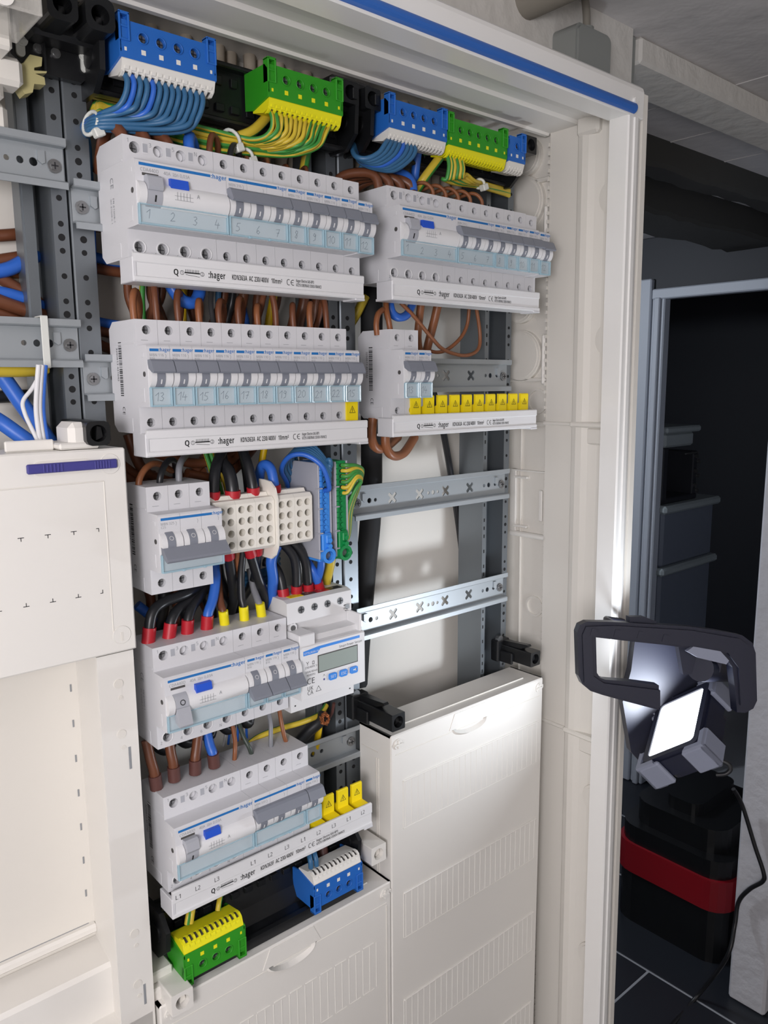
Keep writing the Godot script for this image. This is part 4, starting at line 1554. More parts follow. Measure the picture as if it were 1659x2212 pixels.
func meter():
	var x := 126.5
	var y := -375.0
	var o := thing("power_meter", "white smart power meter with a small grey display and three blue buttons", "meter", V(x, y, 0))
	var b := MB.new()
	var w := 71.5
	b.prx(pv([-47, -45, 0, -45, 0, -29, 17, -28.5, 17, 18.5, 15.5, 20, 8, 20, 8, 25, -6, 26, -6, 36, -2, 36, -2, 55, -8, 57, -47, 57]), 0, w)
	b.bx(0.2, 17, 17, 30, -6, 15.8, 0.8)
	b.bx(w - 3, w - 0.2, 17, 36, -6, 14, 0.8)
	part("meter_body", b, M.device_white, o)
	b = MB.new()
	b.bx(1.6, w - 1.6, -28, 19.4, 16.8, 17.25, 0.2)
	part("face_plate", b, M.device_white, o)
	b = MB.new()
	b.prism(pv([3, 15.8, 3, 11.8, 18, 11.8, 21, 15.0, w - 6, 15.0, w - 6, 17.4, 19, 17.4]), 17.2, 17.4)
	part("blue_band", b, M.meter_blue, o)
	b = MB.new()
	text(b, "DTSU666-H", 1.8, 4, 13.7, 17.45, false, 1.2)
	part("model_print", b, M.device_white, o)
	b = MB.new()
	b.bx(18, 63, -7.2, 9.2, 17.2, 17.7, 0.3)
	part("display_frame", b, M.slot_dark, o)
	b = MB.new()
	b.bx(18.8, 62, -6.2, 8.4, 17.6, 17.9)
	part("display", b, M.lcd, o)
	var names := ["SET", "ESC", ""]
	for k in 3:
		b = MB.new()
		b.prism(rrect(29.5 + k * 12, 38 + k * 12, -16.8, -10.6, 1.6, 4), 17.2, 18.6)
		var bt := part("button", b, M.meter_blue, o)
		b = MB.new()
		if names[k]:
			text(b, names[k], 2.5, 31 + k * 12, -13.6, 18.66, false, 1.1)
		else:
			b.stroke([V2(57, -13.4), V2(60, -13.4)], 1.0, 18.66)
			b.stroke([V2(59.2, -12.4), V2(60.4, -13.4), V2(59.2, -14.4)], 0.6, 18.66)
		part("button_print", b, M.device_white, bt)
	b = MB.new()
	text(b, "Smart Power Sensor", 2.2, 42, 11.6, 17.32, false, 0.95)
	b.stroke([V2(6, 5.6), V2(7.2, 4.2), V2(8.4, 5.6)], 0.4, 17.32)
	b.stroke([V2(7.2, 4.2), V2(7.2, 2.6)], 0.4, 17.32)
	b.stroke([V2(12.4, 5.2), V2(14.2, 5.2), V2(14.2, 2.6), V2(12.4, 2.6), V2(12.4, 5.2)], 0.4, 17.32)
	text(b, "230/400V 3~", 1.8, 4.4, 0.6, 17.32)
	text(b, "100A/40mA", 1.8, 4.6, -3.6, 17.32)
	text(b, "50/60Hz", 1.8, 6.0, -6.6, 17.32)
	text(b, "CE", 5.0, 6.4, -12.4, 17.32, false, 1.1)
	text(b, "UK", 3.6, 6.6, -19.0, 17.32)
	text(b, "CA", 3.6, 6.6, -23.0, 17.32)
	b.stroke([V2(15.6, -23.4), V2(21, -23.4), V2(18.3, -18.8), V2(15.6, -23.4)], 0.4, 17.32)
	b.stroke([V2(23.6, -11.4), V2(24.6, -9.8), V2(25.6, -11.4)], 0.3, 17.32)
	for p in [[4.0, -40.0], [66.0, -40.0]]:
		b.bx(p[0], p[0] + 1.6, p[1], p[1] + 1.2, 0, 0.1)
	part("face_print", b, M.print_black, o)
	b = MB.new()
	b.prism(circ(24.6, -14.4, 0.9, 12), 17.2, 17.5)
	part("pulse_light", b, M.handle_blue, o)
	# top step: four screws, coloured phase label, sealing lugs
	for k in 4:
		b = MB.new()
		b.prism(circ(15 + k * 14.5, 47, 3.4, 18), -2, -1.6)
		var s := part("terminal_screw", b, M.screw, o)
		b = MB.new()
		b.bx(12.4 + k * 14.5, 17.6 + k * 14.5, 46.5, 47.5, -1.7, -1.4)
		b.bx(14.5 + k * 14.5, 15.5 + k * 14.5, 44.4, 49.6, -1.7, -1.4)
		part("cross_slot", b, M.screw_slot, s)
	for p in [[6.0, 32.0], [w - 5.0, 40.0]]:
		b = MB.new()
		b.prism(circ(p[0], p[1], 4.4, 18), -6, -2)
		var l := part("sealing_lug", b, M.device_white, o)
		b = MB.new()
		b.prism(circ(p[0], p[1], 2.6, 14), -2, -1.7)
		part("screw", b, M.screw, l)
	var cols := [["warn_yellow", "L1"], ["wire_dark_green", "L2"], ["sleeve_red", "L3"], ["wire_black", "N"]]
	for k in 4:
		b = MB.new()
		b.bx(8.5 + k * 14.6, 23 + k * 14.6, 57, 57.3, -17, -9)
		var st := part("phase_sticker", b, M[cols[k][0]], o)
		b = MB.new()
		b.xf = Transform3D(Basis(Vector3(1, 0, 0), Vector3(0, 0, -1), Vector3(0, 1, 0)), V(0, 57.35, -13))
		text(b, cols[k][1], 2.4, 13 + k * 14.6, 0, 0)
		part("sticker_print", b, M.device_white, st)

func wiring():
	# dull blue bundle of the first block: out of the sockets, down and left into one tie
	for i in 13:
		var t := i / 12.0
		var s := V(9.4 + i * 4.95, 85, -11)
		wire("%s blue wire in the %s socket from the left of the leftmost blue block" % ["bright" if i in [1, 4] else "dull", ORD[i]], "wire_blue" if i in [1, 4] else "wire_dull_blue", 2.1,
			[s, L(V(9.8, 79, -8), V(68.2, 77.8, -8), t), L(V(8.3, 70.5, -9), V(64.3, 66.3, -9), t), L(V(4.5, 63.1, -13), V(57.6, 57.8, -13), t) + V(0, 0, 2.5 * (i % 3)), L(V(-0.7, 60.6, -22), V(38.1, 53.5, -20), t) + V(0, 0, 2.5 * (i % 3)),
			L(V(-5.9, 58.3, -32), V(-4.1, 49.6, -28), t) + V(0, 0, 2 * (i % 3)), L(V(-7.8, 56.4, -48), V(-7.7, 49.8, -44), t), L(V(-1.3, 50.3, -64), V(0.1, 45.7, -60), t), V(6, 8 - i, -76)], "dull blue wires under the leftmost terminal block")
	# green and yellow bundle of the green block
	for i in 13:
		var t := i / 12.0
		var s := V(129.4 + i * 4.95, 84.5, -11)
		wire("green and yellow wire in the %s socket from the left of the large green block" % ORD[i], "green_yellow", 1.85,
			[s, L(V(129.5, 79.2, -8), V(182.7, 76.9, -8), t), L(V(129.4, 71.5, -9), V(177.4, 67.4, -9), t) + V(0, 0, 2.0 * (i % 2)), L(V(125.2, 65.3, -13), V(168.7, 61.6, -13), t) + V(0, 0, 2.0 * (i % 3)), L(V(118.2, 63.5, -20), V(154.6, 57.4, -20), t) - V(0, 0, 2.0 * (i % 3)), L(V(108.6, 65.6, -28), V(135.7, 56.2, -28), t) - V(0, 0, 2.0 * (i % 4)), L(V(83.4, 69, -36), V(86.8, 54.4, -36), t) - V(0, 0, 2.5 * (i % 4)),
			L(V(45.8, 73.5, -46), V(45, 59.3, -46), t), L(V(17.5, 77.8, -56), V(16.8, 66.2, -56), t), L(V(5.9, 76.2, -58), V(5.2, 66.4, -58), t), V(-2, 46 - i, -74)], "green and yellow wires under the large green block")
	wire("thick green and yellow wire curving up beneath the left end of the large green block", "green_yellow", 4.2, pts([111.1, 66.2, -30, 123, 72.2, -28, 135.7, 83.2, -30, 146.7, 94.7, -36]))
	wire("thick yellow and green wire running down behind the top row near the middle uprights", "green_yellow", 4.0, pts([192.3, 96.6, -40, 189.8, 78.3, -42, 186.8, 64.7, -44, 193.5, 47.3, -60]))
	# loops over the top row
	for i in 3:
		wire("thick brown wire looping over the top row, %s from the left" % ORD[i], "wire_brown", 4.6, [V(8.8 + P * i, 36, -18), V(8 + P * i, 48, -20), V(4 + P * i, 54, -30), V(5 + P * i, 48, -44), V(8 + P * i, 30, -64)], "brown loops over the top row")
	wire("blue wire looping into the fourth pole of the top left residual current device", "wire_blue", 4.4, [V(61.6, 36, -18), V(61.6, 50, -20), V(66, 57, -26), V(73, 50, -34), V(74, 34, -50)])
	wire("slim brown loop beside the black loop above the top row", "wire_brown", 2.5, [V(79, 38, -20), V(79, 50, -20), V(84, 61, -24), V(92, 58, -30), V(96, 44, -40), V(98, 30, -50)])
	wire("black loop over the top row between brown and green wires", "wire_black", 2.6, [V(96.8, 38, -20), V(97, 48, -20), V(103, 57, -24), V(111, 54, -30), V(114, 42, -40), V(116, 30, -50)])
	for i in 4:
		wire("slim brown wire arching low behind the top row's right end, %s from the left" % ORD[i], "wire_brown", 1.8, [V(114.5 + P * i * 1.1, 40, -22), V(116 + P * i * 1.1, 50 + 2 * (i % 2), -26), V(126 + P * i * 1.1, 52, -50), V(134 + P * i, 30, -70)], "low brown arches behind the top row")
	# between the first two rows: one arch to every breaker
	for i in 11:
		var x := 1.4 + P * (i + 0.5)
		var h: float = [22.0, 28.0, 24.0, 18.0, 19.0, 22.0, 17.0, 30.0, 20.0, 22.0, 26.0][i]
		var d: float = [10.0, 3.0, 9.0, 8.0, 12.0, 12.0, 9.0, -6.0, 9.0, 12.0, 3.0][i]
		wire("brown wire arching into the breaker that is %s from the left in the second row" % ORD[i], "wire_brown" if i % 3 else "wire_copper", 2.7,
			[V(x - 3, -88, -12), V(x - 3.4, -125 + 41.4 + h * 0.55, -13), V(x - 3 + d * 0.3, -83.6 + h * 0.95, -17), V(x - 2 + d * 0.75, -83.6 + h * 0.9, -24), V(x + d, -83.6 + h * 0.45, -32), V(x + d * 1.3, -92, -46)], "brown arches between the first and second rows")
	var back := [["wire_brown", 3.2, 22, -60, 34], ["green_yellow", 2.4, 33, -58, 36], ["wire_brown", 3.6, 42, -62, 58], ["green_yellow", 2.2, 48, -70, 62], ["wire_copper", 2.0, 52, -72, 66], ["wire_dull_blue", 2.4, 66, -66, 74], ["wire_yellow", 2.6, 72, -64, 74], ["wire_grey", 2.2, 98, -66, 104],
		["wire_dull_blue", 2.6, 104, -64, 112], ["wire_brown", 4.2, 112, -70, 100], ["wire_black", 3.2, 122, -72, 116], ["wire_brown", 4.6, 134, -74, 122], ["wire_brown", 4.2, 148, -72, 150], ["wire_yellow", 3.6, 154, -56, 150], ["wire_brown", 4.0, 168, -72, 158], ["wire_brown", 5.0, 190, -60, 184], ["wire_brown", 4.6, 206, -62, 206], ["wire_blue", 3.4, 140, -84, 150], ["wire_brown", 4.0, 58, -78, 40], ["wire_brown", 4.0, 84, -78, 96]]
	for i in back.size():
		var k: Array = back[i]
		wire("wire passing behind the brown arches below the top busbar, %s from the left" % ORD[i], k[0], k[1], [V(k[2], -30, k[3] + 12), V(k[2] + 1, -58, k[3] + 2), V((k[2] + k[4]) / 2.0, -74, k[3]), V(k[4], -92, k[3] - 2), V(k[4] + 2, -120, -74)], "wires passing behind the arches")
	wire("fat blue wire sagging below the top busbar into the gap above the second row", "wire_blue", 5.0, [V(44, -44, -30), V(46, -56, -28), V(54, -66, -26), V(64, -66, -26), V(72, -54, -32), V(74, -38, -46)])
	# left edge beside the uprights
	wire("long blue wire running down beside the second upright at the left", "wire_blue", 3.4, pts([-3.8, -14.7, -56, -5, -49.5, -56, -5.2, -83.8, -56, -6.1, -118.8, -56]))
	for k in [["wire_blue", 536, 6], ["wire_brown", 566, 4], ["wire_brown", 470, -2], ["wire_blue", 700, 6], ["wire_brown", 720, 8], ["wire_brown", 748, 16]]:
		var y := 0.0
		wire("%s wire crossing behind the left end of the %s row, %s one" % ["blue" if k[0] == "wire_blue" else "brown", "second" if k[1] > 600 else "top", {536: "only", 566: "lower", 470: "upper", 700: "only", 720: "upper", 748: "lower"}[k[1]]], k[0], 4.2, [V(-30, -(k[1] - 440) * 0.305 - k[2] * 0.4, -84), V(-8, -(k[1] - 440) * 0.305, -80), V(20, -(k[1] - 440) * 0.305 - k[2] * 0.6, -78), V(60, -(k[1] - 440) * 0.305 - k[2], -76)], "wires crossing behind the left end of the rows")
	# second gap
	var brown := [[-8, -176, 40, -212, 90, -206], [-4, -190, 50, -222, 100, -186], [20, -170, 30, -200, 60, -214], [60, -178, 64, -205, 66, -232], [90, -184, 110, -200, 140, -178], [40, -186, 80, -198, 128, -190], [70, -206, 110, -212, 150, -180], [-10, -200, 10, -214, 44, -206]]
	for i in brown.size():
		var k: Array = brown[i]
		wire("brown wire tangled behind the gap under the second row, %s of the tangle" % ORD[i], "wire_brown", 4.4, [V(k[0], k[1], -66), V(k[2], k[3], -70 + 3 * (i % 3)), V(k[4], k[5], -72)], "brown tangle under the second row")
	wire("copper brown wire arching into the left pole of the three-pole breaker in the third row", "wire_copper", 2.6, pts([6.3, -209.6, -20, 7.5, -201.5, -20, 15.8, -193.5, -24, 29.7, -192.7, -34, 48.9, -201, -50]))
	wire("black wire arching into the middle pole of the three-pole breaker in the third row", "wire_black", 2.6, pts([23.4, -208.3, -20, 25.1, -199.3, -20, 34.8, -190.8, -28, 46.9, -193.2, -40, 56.6, -211, -60]))
	wire("grey wire rising from the right pole of the three-pole breaker in the third row", "wire_grey", 2.8, pts([39.9, -207.9, -20, 41.4, -197.1, -22, 47.7, -191.8, -30, 60.1, -188.8, -46]))
	for k in [["first", "wire_black", [67.2, -227.1, -16, 68.1, -215.7, -16, 73.9, -199.6, -22, 86.3, -187.7, -34, 101.1, -177.6, -50]], ["second", "wire_black", [85.2, -227.8, -16, 85.3, -215.4, -16, 85.8, -202.4, -22, 85.7, -195.4, -32, 94.5, -185.3, -50]], ["third", "wire_black", [105.3, -227.1, -16, 104.8, -215.2, -16, 105, -200, -22, 107, -188.9, -32, 114.9, -178.3, -50]], ["fourth", "wire_blue", [127.6, -227, -16, 126.1, -215.1, -16, 125.8, -203.4, -20, 123.7, -199.7, -26, 123.7, -206.4, -34, 129.6, -224.4, -46]]]:
		var p: Array = pts(k[2])
		p.reverse()
		wire("thick %s red-sleeved wire entering the white distribution blocks from above, %s from the left" % ["blue" if k[1] == "wire_blue" else "black", k[0]], k[1], 4.6 if k[0] != "second" else 5.6, p, "sleeved wires above the distribution blocks", "sleeve_red")
	wire("yellow wire running down behind the blue loop under the second row", "wire_yellow", 3.2, pts([139.4, -185.8, -50, 137.2, -200.4, -52, 134.5, -225.7, -54]))
	for i in 3:
		wire("thin dark wire slanting beside the yellow one under the second row, %s of three" % ORD[i], ["wire_black", "wire_grey", "wire_black"][i], 1.6, [V(114 + i * 3, -178, -56), V(120 + i * 3, -205, -56), V(124 + i * 3, -240, -58)], "thin dark wires under the second row")
		wire("green and yellow wire behind the black wires under the second row, %s of three" % ORD[i], "green_yellow", 2.0, [V(82 + i * 5, -176, -62), V(90 + i * 5, -205, -60), V(98 + i * 5, -240, -60)], "green and yellow wires behind the distribution blocks")
	# blue loops into the neutral strip
	for i in 6:
		var t := i / 5.0
		wire("%s blue wire looping over into the light blue terminal strip, %s from the outside" % ["bright" if i == 0 else "dull", ORD[i]], "wire_blue" if i == 0 else "wire_dull_blue", 2.3,
			[V(169.4, -224 + i * 4.9, -3), V(169.8, -221 + i * 4.9, 5 + t), L(V(162.2, -202.1, 6), V(171.2, -202.1, 4), t), L(V(151.4, -191.6, -4), V(162.8, -186, -6), t), L(V(142.6, -193.4, -16), V(156.7, -185.7, -22), t), L(V(143.3, -206.7, -30), V(165.3, -197.3, -40), t), L(V(159.2, -228.1, -46), V(179.1, -220.9, -52), t), V(138 + i * 3, -262, -58)], "blue loops of the neutral strip")
	for i in 6:
		var t := i / 5.0
		wire("green and yellow wire bending out of the green terminal strip, %s from the top" % ORD[i], "green_yellow", 1.9,
			[V(187.9, -203 - i * 4.9, -3), V(192, -203 - i * 4.9, 3), L(V(201.9, -204.1, 2), V(199.6, -215.8, 6), t), L(V(213.2, -209.1, -2), V(206.5, -219.1, 4), t), L(V(211.9, -221.6, -4), V(200.5, -227.3, 2), t), L(V(204.9, -245.1, -8), V(196.2, -247.1, -4), t), L(V(206.9, -272.7, -16), V(199.3, -273.3, -12), t), V(206 - i * 2, -290, -30), V(196, -300, -40)], "green and yellow wires of the earth strip")
	# third gap
	for k in [["black", "wire_black", 4.4, "first", [67.7, -299.9, -40, 44.3, -301.3, -28, 21.9, -304.1, -24, 10.6, -310.3, -19, 6.3, -330, -18]], ["black", "wire_black", 4.4, "second", [74.2, -299.7, -44, 56.6, -306.4, -32, 36.8, -310.8, -24, 27.5, -317.6, -19, 23.9, -330.1, -18]], ["black", "wire_black", 4.2, "third", [77.6, -298.6, -46, 61, -305.2, -32, 46.5, -312.3, -22, 41.1, -320.2, -18, 39.8, -330.1, -18]], ["blue", "wire_blue", 4.2, "fourth", [76.4, -274.2, -36, 72.9, -292.4, -28, 66.2, -308.1, -22, 59.3, -317.9, -18, 57.4, -330.3, -18]]]:
		wire("thick %s red-sleeved wire entering the fourth row's residual current device, %s from the left" % [k[0], k[3]], k[1], k[2], pts(k[4]), "red-sleeved wires above the fourth row", "sleeve_red")
	for k in [["brown", "wire_brown", "first", [81.6, -285.9, -40, 78.6, -298.6, -34, 74.2, -312.1, -24, 73.1, -319.5, -18, 74, -329, -18]], ["black", "wire_black", "second", [95.5, -270.5, -20, 94.1, -290.8, -22, 92.5, -310.6, -20, 92.8, -318.5, -18, 93.3, -329.3, -18]], ["grey", "wire_grey", "third", [113.6, -293.1, -40, 111.9, -308.2, -32, 109.7, -317.5, -22, 109.4, -321.7, -18, 110.5, -329.4, -18]]]:
		wire("%s wire with a yellow sleeve entering the switched-off breakers, %s of three" % [k[0], k[2]], k[1], 3.2, pts(k[3]), "yellow-sleeved wires above the fourth row", "sleeve_yellow")
	for k in [["wire_black", 4.4, "leftmost, swinging left", [94.1, -332.7, -44, 94, -314.1, -36, 86.9, -290.4, -26, 78.3, -265.4, -16]], ["wire_black", 4.4, "second, crossing others", [124, -337.9, -40, 121.3, -318, -30, 111.3, -296.1, -24, 98.7, -266.3, -16]], ["wire_black", 3.8, "third, beside the barrier plate", [105.3, -322.2, -44, 113.1, -305, -36, 111.9, -288.3, -26, 107.5, -265.9, -16]]]:
		wire("thick black red-sleeved wire below the white distribution blocks, %s" % k[2], k[0], k[1], pts(k[3]), "red-sleeved wires below the distribution blocks", "sleeve_red")
	wire("copper brown wire hanging between the black ones below the distribution blocks", "wire_copper", 4.4, pts([92, -270.6, -24, 92.7, -281.1, -26, 94.9, -297.3, -34, 98.7, -317.1, -46]))
	wire("thick blue wire running down below the distribution blocks to the meter row", "wire_blue", 4.8, pts([128.3, -270.8, -18, 122.2, -283.1, -18, 126, -302.4, -22, 130.3, -329.1, -34]))
	for i in 4:
		wire("thick dark wire in the shade between third and fourth rows, %s from the left" % ORD[i], "wire_black", 5.2, [V(30 + i * 20, -288, -56), V(40 + i * 18, -305, -58), V(34 + i * 24, -330, -56), V(30 + i * 26, -352, -60)], "dark wires in the shade above the fourth row")
		wire("brown wire in the shade between the third and fourth rows, %s from the left" % ORD[i], "wire_brown", 4.2, [V(-4 + i * 26, -284, -66), V(10 + i * 22, -310, -68), V(-2 + i * 30, -340, -66)], "brown wires in the shade above the fourth row")
	wire("blue wire slanting behind the left end of the gap above the fourth row", "wire_blue", 4.4, pts([16.2, -311.8, -60, 28.5, -324.6, -58, 43.3, -340.5, -60]))
	for k in [["black", "first", 4.2, [128.3, -289, -40, 133.8, -291.5, -32, 135.1, -302.2, -24, 136.2, -322.1, -20]], ["black", "second", 4.2, [133, -268.7, -22, 141.2, -275.4, -20, 147.9, -289.6, -18, 149.3, -321.1, -20]], ["black", "third", 4.2, [142.2, -267.3, -24, 151.2, -275.6, -20, 158.5, -290.4, -18, 162.6, -321.4, -20]], ["blue", "fourth", 4.2, [161.8, -278.8, -40, 164.4, -288.6, -30, 168.9, -301.5, -20, 175.8, -321.2, -20]]]:
		wire("thick %s wire with a red sleeve entering the power meter, %s from the left" % [k[0], k[1]], "wire_" + k[0], k[2], pts(k[3]), "red-sleeved wires of the power meter", "sleeve_red")
	wire("short blue wire below the light blue terminal strip", "wire_blue", 3.6, pts([171.8, -286.7, -12, 173, -295.9, -14, 174, -308.1, -20]))
	wire("thick green and yellow wire below the green terminal strip behind the meter", "green_yellow", 4.4, pts([189.3, -290.7, -20, 189, -299.9, -22, 189.7, -319.4, -30, 191.6, -332.3, -36]))
	for i in 4:
		wire("dull blue wire lying across behind the meter wires, %s from the top" % ORD[i], "wire_dull_blue", 2.3, [V(96, -294 - i * 4, -44), V(116, -298 - i * 4, -42), V(138, -296 - i * 4, -44), V(152, -286 - i * 5, -52)], "dull blue wires behind the meter wires")
	# fourth gap
	for k in [["brown", "first", "wire_brown", [2.1, -414.5, -24, 3, -429.3, -20, 4.6, -440.3, -18, 5.9, -453.7, -18]], ["brown", "second", "wire_brown", [21.3, -416.5, -24, 20.7, -429.1, -20, 21.3, -438.7, -18, 21.8, -452, -18]], ["brown", "third", "wire_brown", [49, -418.8, -24, 44.1, -432.5, -20, 41.3, -441.3, -18, 40.7, -452.4, -18]], ["blue", "fourth", "wire_blue", [57.8, -425, -28, 57.2, -435.4, -22, 57.7, -442.6, -18, 58.6, -452.2, -18]]]:
		wire("thick %s brown-sleeved wire entering the lowest residual current device, %s from the left" % [k[0], k[1]], k[2], 4.2, pts(k[3]), "brown-sleeved wires above the lowest row", "sleeve_brown")
	for k in [["copper brown", "first", "wire_copper", [84.6, -429.6, -30, 83, -440, -24, 80.3, -448.5, -20, 78.9, -459.8, -20]], ["dark green", "second", "wire_dark_green", [92.6, -429, -34, 92.2, -439.2, -26, 94.3, -448.7, -20, 97.3, -458, -20]], ["grey", "third", "wire_grey", [121.8, -427.4, -30, 120.1, -436.1, -24, 117.1, -449.4, -20, 117.2, -459.2, -20]], ["copper brown", "fourth", "wire_copper", [133.4, -426.2, -30, 131.6, -437.2, -24, 131.6, -449.4, -20, 133.9, -457.4, -20]]]:
		wire("slim %s wire entering the breakers of the lowest row, %s from the left" % [k[0], k[1]], k[2], 2.0, pts(k[3]), "slim wires above the lowest row")
	for i in 5:
		wire("thick black wire looping in the shade above the lowest row, %s from the left" % ORD[i], "wire_black", 5.0, [V(14 + i * 22, -408, -56), V(20 + i * 21, -432, -50), V(34 + i * 20, -442, -52), V(44 + i * 19, -420, -60)], "black wires in the shade above the lowest row")
	for i in 6:
		wire("thin striped telephone wire behind the slim wires above the lowest row, %s from the left" % ORD[i], ["wire_white", "wire_blue", "wire_white", "wire_blue", "wire_copper", "wire_blue"][i], 1.2, [V(92 + i * 4, -420, -60), V(94 + i * 4, -438, -58), V(92 + i * 5, -462, -62)], "thin wires above the lowest row")
	wire("green and yellow wire swinging across below the power meter", "green_yellow", 2.8, pts([102.9, -466.9, -50, 117.5, -455.7, -44, 140.1, -452.1, -40, 162.6, -452.1, -38, 187.5, -452.7, -42, 200.6, -448.7, -48]))
	wire("black sheathed cable behind the lowest row below the bare copper end", "wire_black", 6.0, pts([168.8, -479.5, -52, 177.7, -468, -46, 185.9, -458.8, -40, 188.7, -451.1, -36]), "", "", "cable")
	wire("yellow wire below the power meter beside the black cable", "wire_yellow", 3.4, pts([192.9, -469.2, -50, 191.7, -484.3, -52, 190.8, -500.3, -56]))
	wire("thin dark red wire hanging below the power meter", "sleeve_brown", 1.6, pts([204.4, -444.8, -40, 203.7, -458.1, -44, 197.3, -464.9, -48]))
	var tuft := thing("bare_copper_end", "frayed ball of bare copper strands below the power meter", "wire end", V(186.9, -452.6, -32))
	for i in 26:
		var b := MB.new()
		var q := []
		var a := rng.randf_range(0, TAU)
		for k in 6:
			var th := a + k * 0.9
			var r := rng.randf_range(2.5, 5.0)
			q.append(V(cos(th) * r, sin(th) * r * 1.3 - k * 0.3, rng.randf_range(-3, 3)))
		b.tube(smooth(q, 3), 0.28, 4)
		part("strand", b, M.bare_copper, tuft)
	# bottom terminal blocks
	for k in [["green_yellow", "first", [23.3, -583.5, -12, 26.4, -576.1, -14, 34.3, -572.1, -24, 45.2, -574.4, -40]], ["green_yellow", "second", [26.7, -584.3, -12, 29.9, -575.6, -14, 36.9, -573.3, -24, 47.9, -574.7, -40]], ["green_yellow", "third", [53.8, -586.2, -14, 56.5, -580.5, -16, 62.9, -578.7, -24, 73.8, -580.5, -40]]]:
		wire("green and yellow wire rising from the bottom green terminal block, %s from the left" % k[1], k[0], 2.4, pts(k[2]), "wires of the bottom green block")
	for k in [["first", [146.8, -581.1, -4, 146.4, -574.3, -4, 149.2, -570.3, -10, 161.2, -570.2, -30]], ["second", [153.2, -581.5, -4, 152.8, -575.2, -4, 155.1, -570.4, -10, 167.9, -570.5, -30]]]:
		wire("dull blue wire rising from the bottom blue terminal block, %s of two" % k[0], "wire_dull_blue", 2.4, pts(k[1]), "wires of the bottom blue block")
	wire("thick bright blue wire with a dark end behind the bottom blue terminal block", "wire_blue", 4.2, pts([179.6, -578.1, -34, 178.9, -582.9, -30, 177.4, -590.4, -26]), "", "sleeve_brown")
	wire("black and white striped cable ends behind the bottom blue terminal block", "wire_white", 3.0, pts([191.1, -599.3, -44, 204.5, -595.4, -46, 219.4, -594.6, -48]), "", "", "cable")
	# right field
	for i in 8:
		var t := i / 7.0
		wire("blue wire looping from the right field's blue block, %s socket from the left" % ORD[i], "wire_dull_blue" if i != 4 else "wire_blue", 2.3,
			[V(255.5 + i * 4.25, 86, -11), L(V(248.7, 80.6, -8), V(285.4, 81.1, -8), t), L(V(241.8, 72.2, -9), V(278.8, 72.1, -9), t), L(V(232.2, 66.7, -13), V(262, 61.1, -12), t), L(V(226.2, 67.9, -20), V(243.8, 61.4, -18), t), L(V(229.1, 76, -30), V(235.3, 66.4, -26), t),
			L(V(239.9, 85.6, -40), V(239.8, 74.7, -36), t), L(V(258.7, 93.5, -50), V(254.1, 84.5, -46), t), L(V(276.8, 96.4, -58), V(275, 91.5, -56), t), V(262 + i * 2, 62, -72)], "dull blue loops of the right field")
	for i in 4:
		wire("thick brown wire arching into the right field's residual current device, %s from the left" % ORD[i], "wire_brown", 4.4, [V(251.8 + P * i * 0.8, 38, -20), V(250 + P * i * 0.8, 54, -22), V(244 + 12 * i, 60, -32), V(232 + 10 * i, 58, -52), V(224 + 8 * i, 40, -76)], "brown arches of the right field")
	wire("thick blue wire curving into the fourth pole of the right residual current device", "wire_blue", 4.6, pts([293.6, 48.6, -20, 294.3, 56.1, -22, 292.6, 63.7, -28, 289.8, 68.9, -40, 297.2, 72.1, -60]))
	wire("thick blue wire standing upright under the blue block of the right field", "wire_blue", 4.4, pts([313.4, 93.5, -34, 313.4, 82, -36, 314.7, 68, -40, 319, 58.9, -46]))
	wire("thick green and yellow wire slanting below the wide green block of the right field", "green_yellow", 4.6, pts([336.3, 89.8, -24, 326.3, 77.9, -26, 317.1, 65.2, -30, 314, 54.6, -38]))
	for i in 6:
		wire("green and yellow wire bending below the wide green block, %s socket from the left" % ORD[i], "green_yellow", 2.0,
			[V(330.5 + i * 4.0, 84.6, -11), V(331 + i * 4.0, 76, -9), V(330 + i * 4.4, 64 + i, -11), L(V(329.8, 64.5, -16), V(362.9, 73.9, -16), t6(i)), L(V(354, 65, -22), V(379.4, 71, -20), t6(i)), L(V(402.3, 70.3, -32), V(407.2, 74.3, -30), t6(i)), L(V(460.7, 72.2, -44), V(460.6, 78, -44), t6(i))], "green and yellow wires of the right field")
	for i in 5:
		wire("slim brown wire arching into the right field breakers, %s from the left" % ORD[i], "wire_copper", 1.9, [V(320 + 17.6 * i, 42, -20), V(319 + 17.6 * i, 54, -20), V(313 + 17.6 * i, 61, -28), V(304 + 17.6 * i, 56, -46)], "slim brown arches of the right field")
	wire("slim brown wire looping loosely below the right busbar, outer loop", "wire_copper", 2.0, pts([286.7, -53.5, -30, 304.6, -65.8, -30, 330.8, -85.6, -32, 352.9, -97, -36, 387.2, -102, -40, 412.6, -95.5, -44, 418.3, -78.3, -46, 411, -47.5, -46]))
	wire("slim brown wire looping loosely below the right busbar, inner loop", "wire_copper", 2.0, pts([350.6, -96.2, -60, 364.5, -98.4, -58, 378.6, -94.8, -56, 395.9, -82.6, -54, 404.5, -67.1, -52, 405, -45.1, -50]))
	wire("thick brown wire hanging below the right busbar, left one", "wire_copper", 4.2, pts([329.2, -49.8, -46, 330.4, -65.6, -50, 334, -88.6, -56, 354.7, -111.9, -70]))
	wire("thick brown wire hanging below the right busbar, right one", "wire_copper", 4.6, pts([357.7, -47.8, -50, 355.6, -66.6, -54, 350.7, -90.5, -58, 355.2, -116.8, -72]))
	wire("brown wire arching into the left of the two right field breakers", "wire_copper", 2.8, pts([246, -86.2, -18, 245, -75.7, -18, 249.7, -66.1, -20, 262.9, -61.6, -26, 276.8, -68.8, -38]))
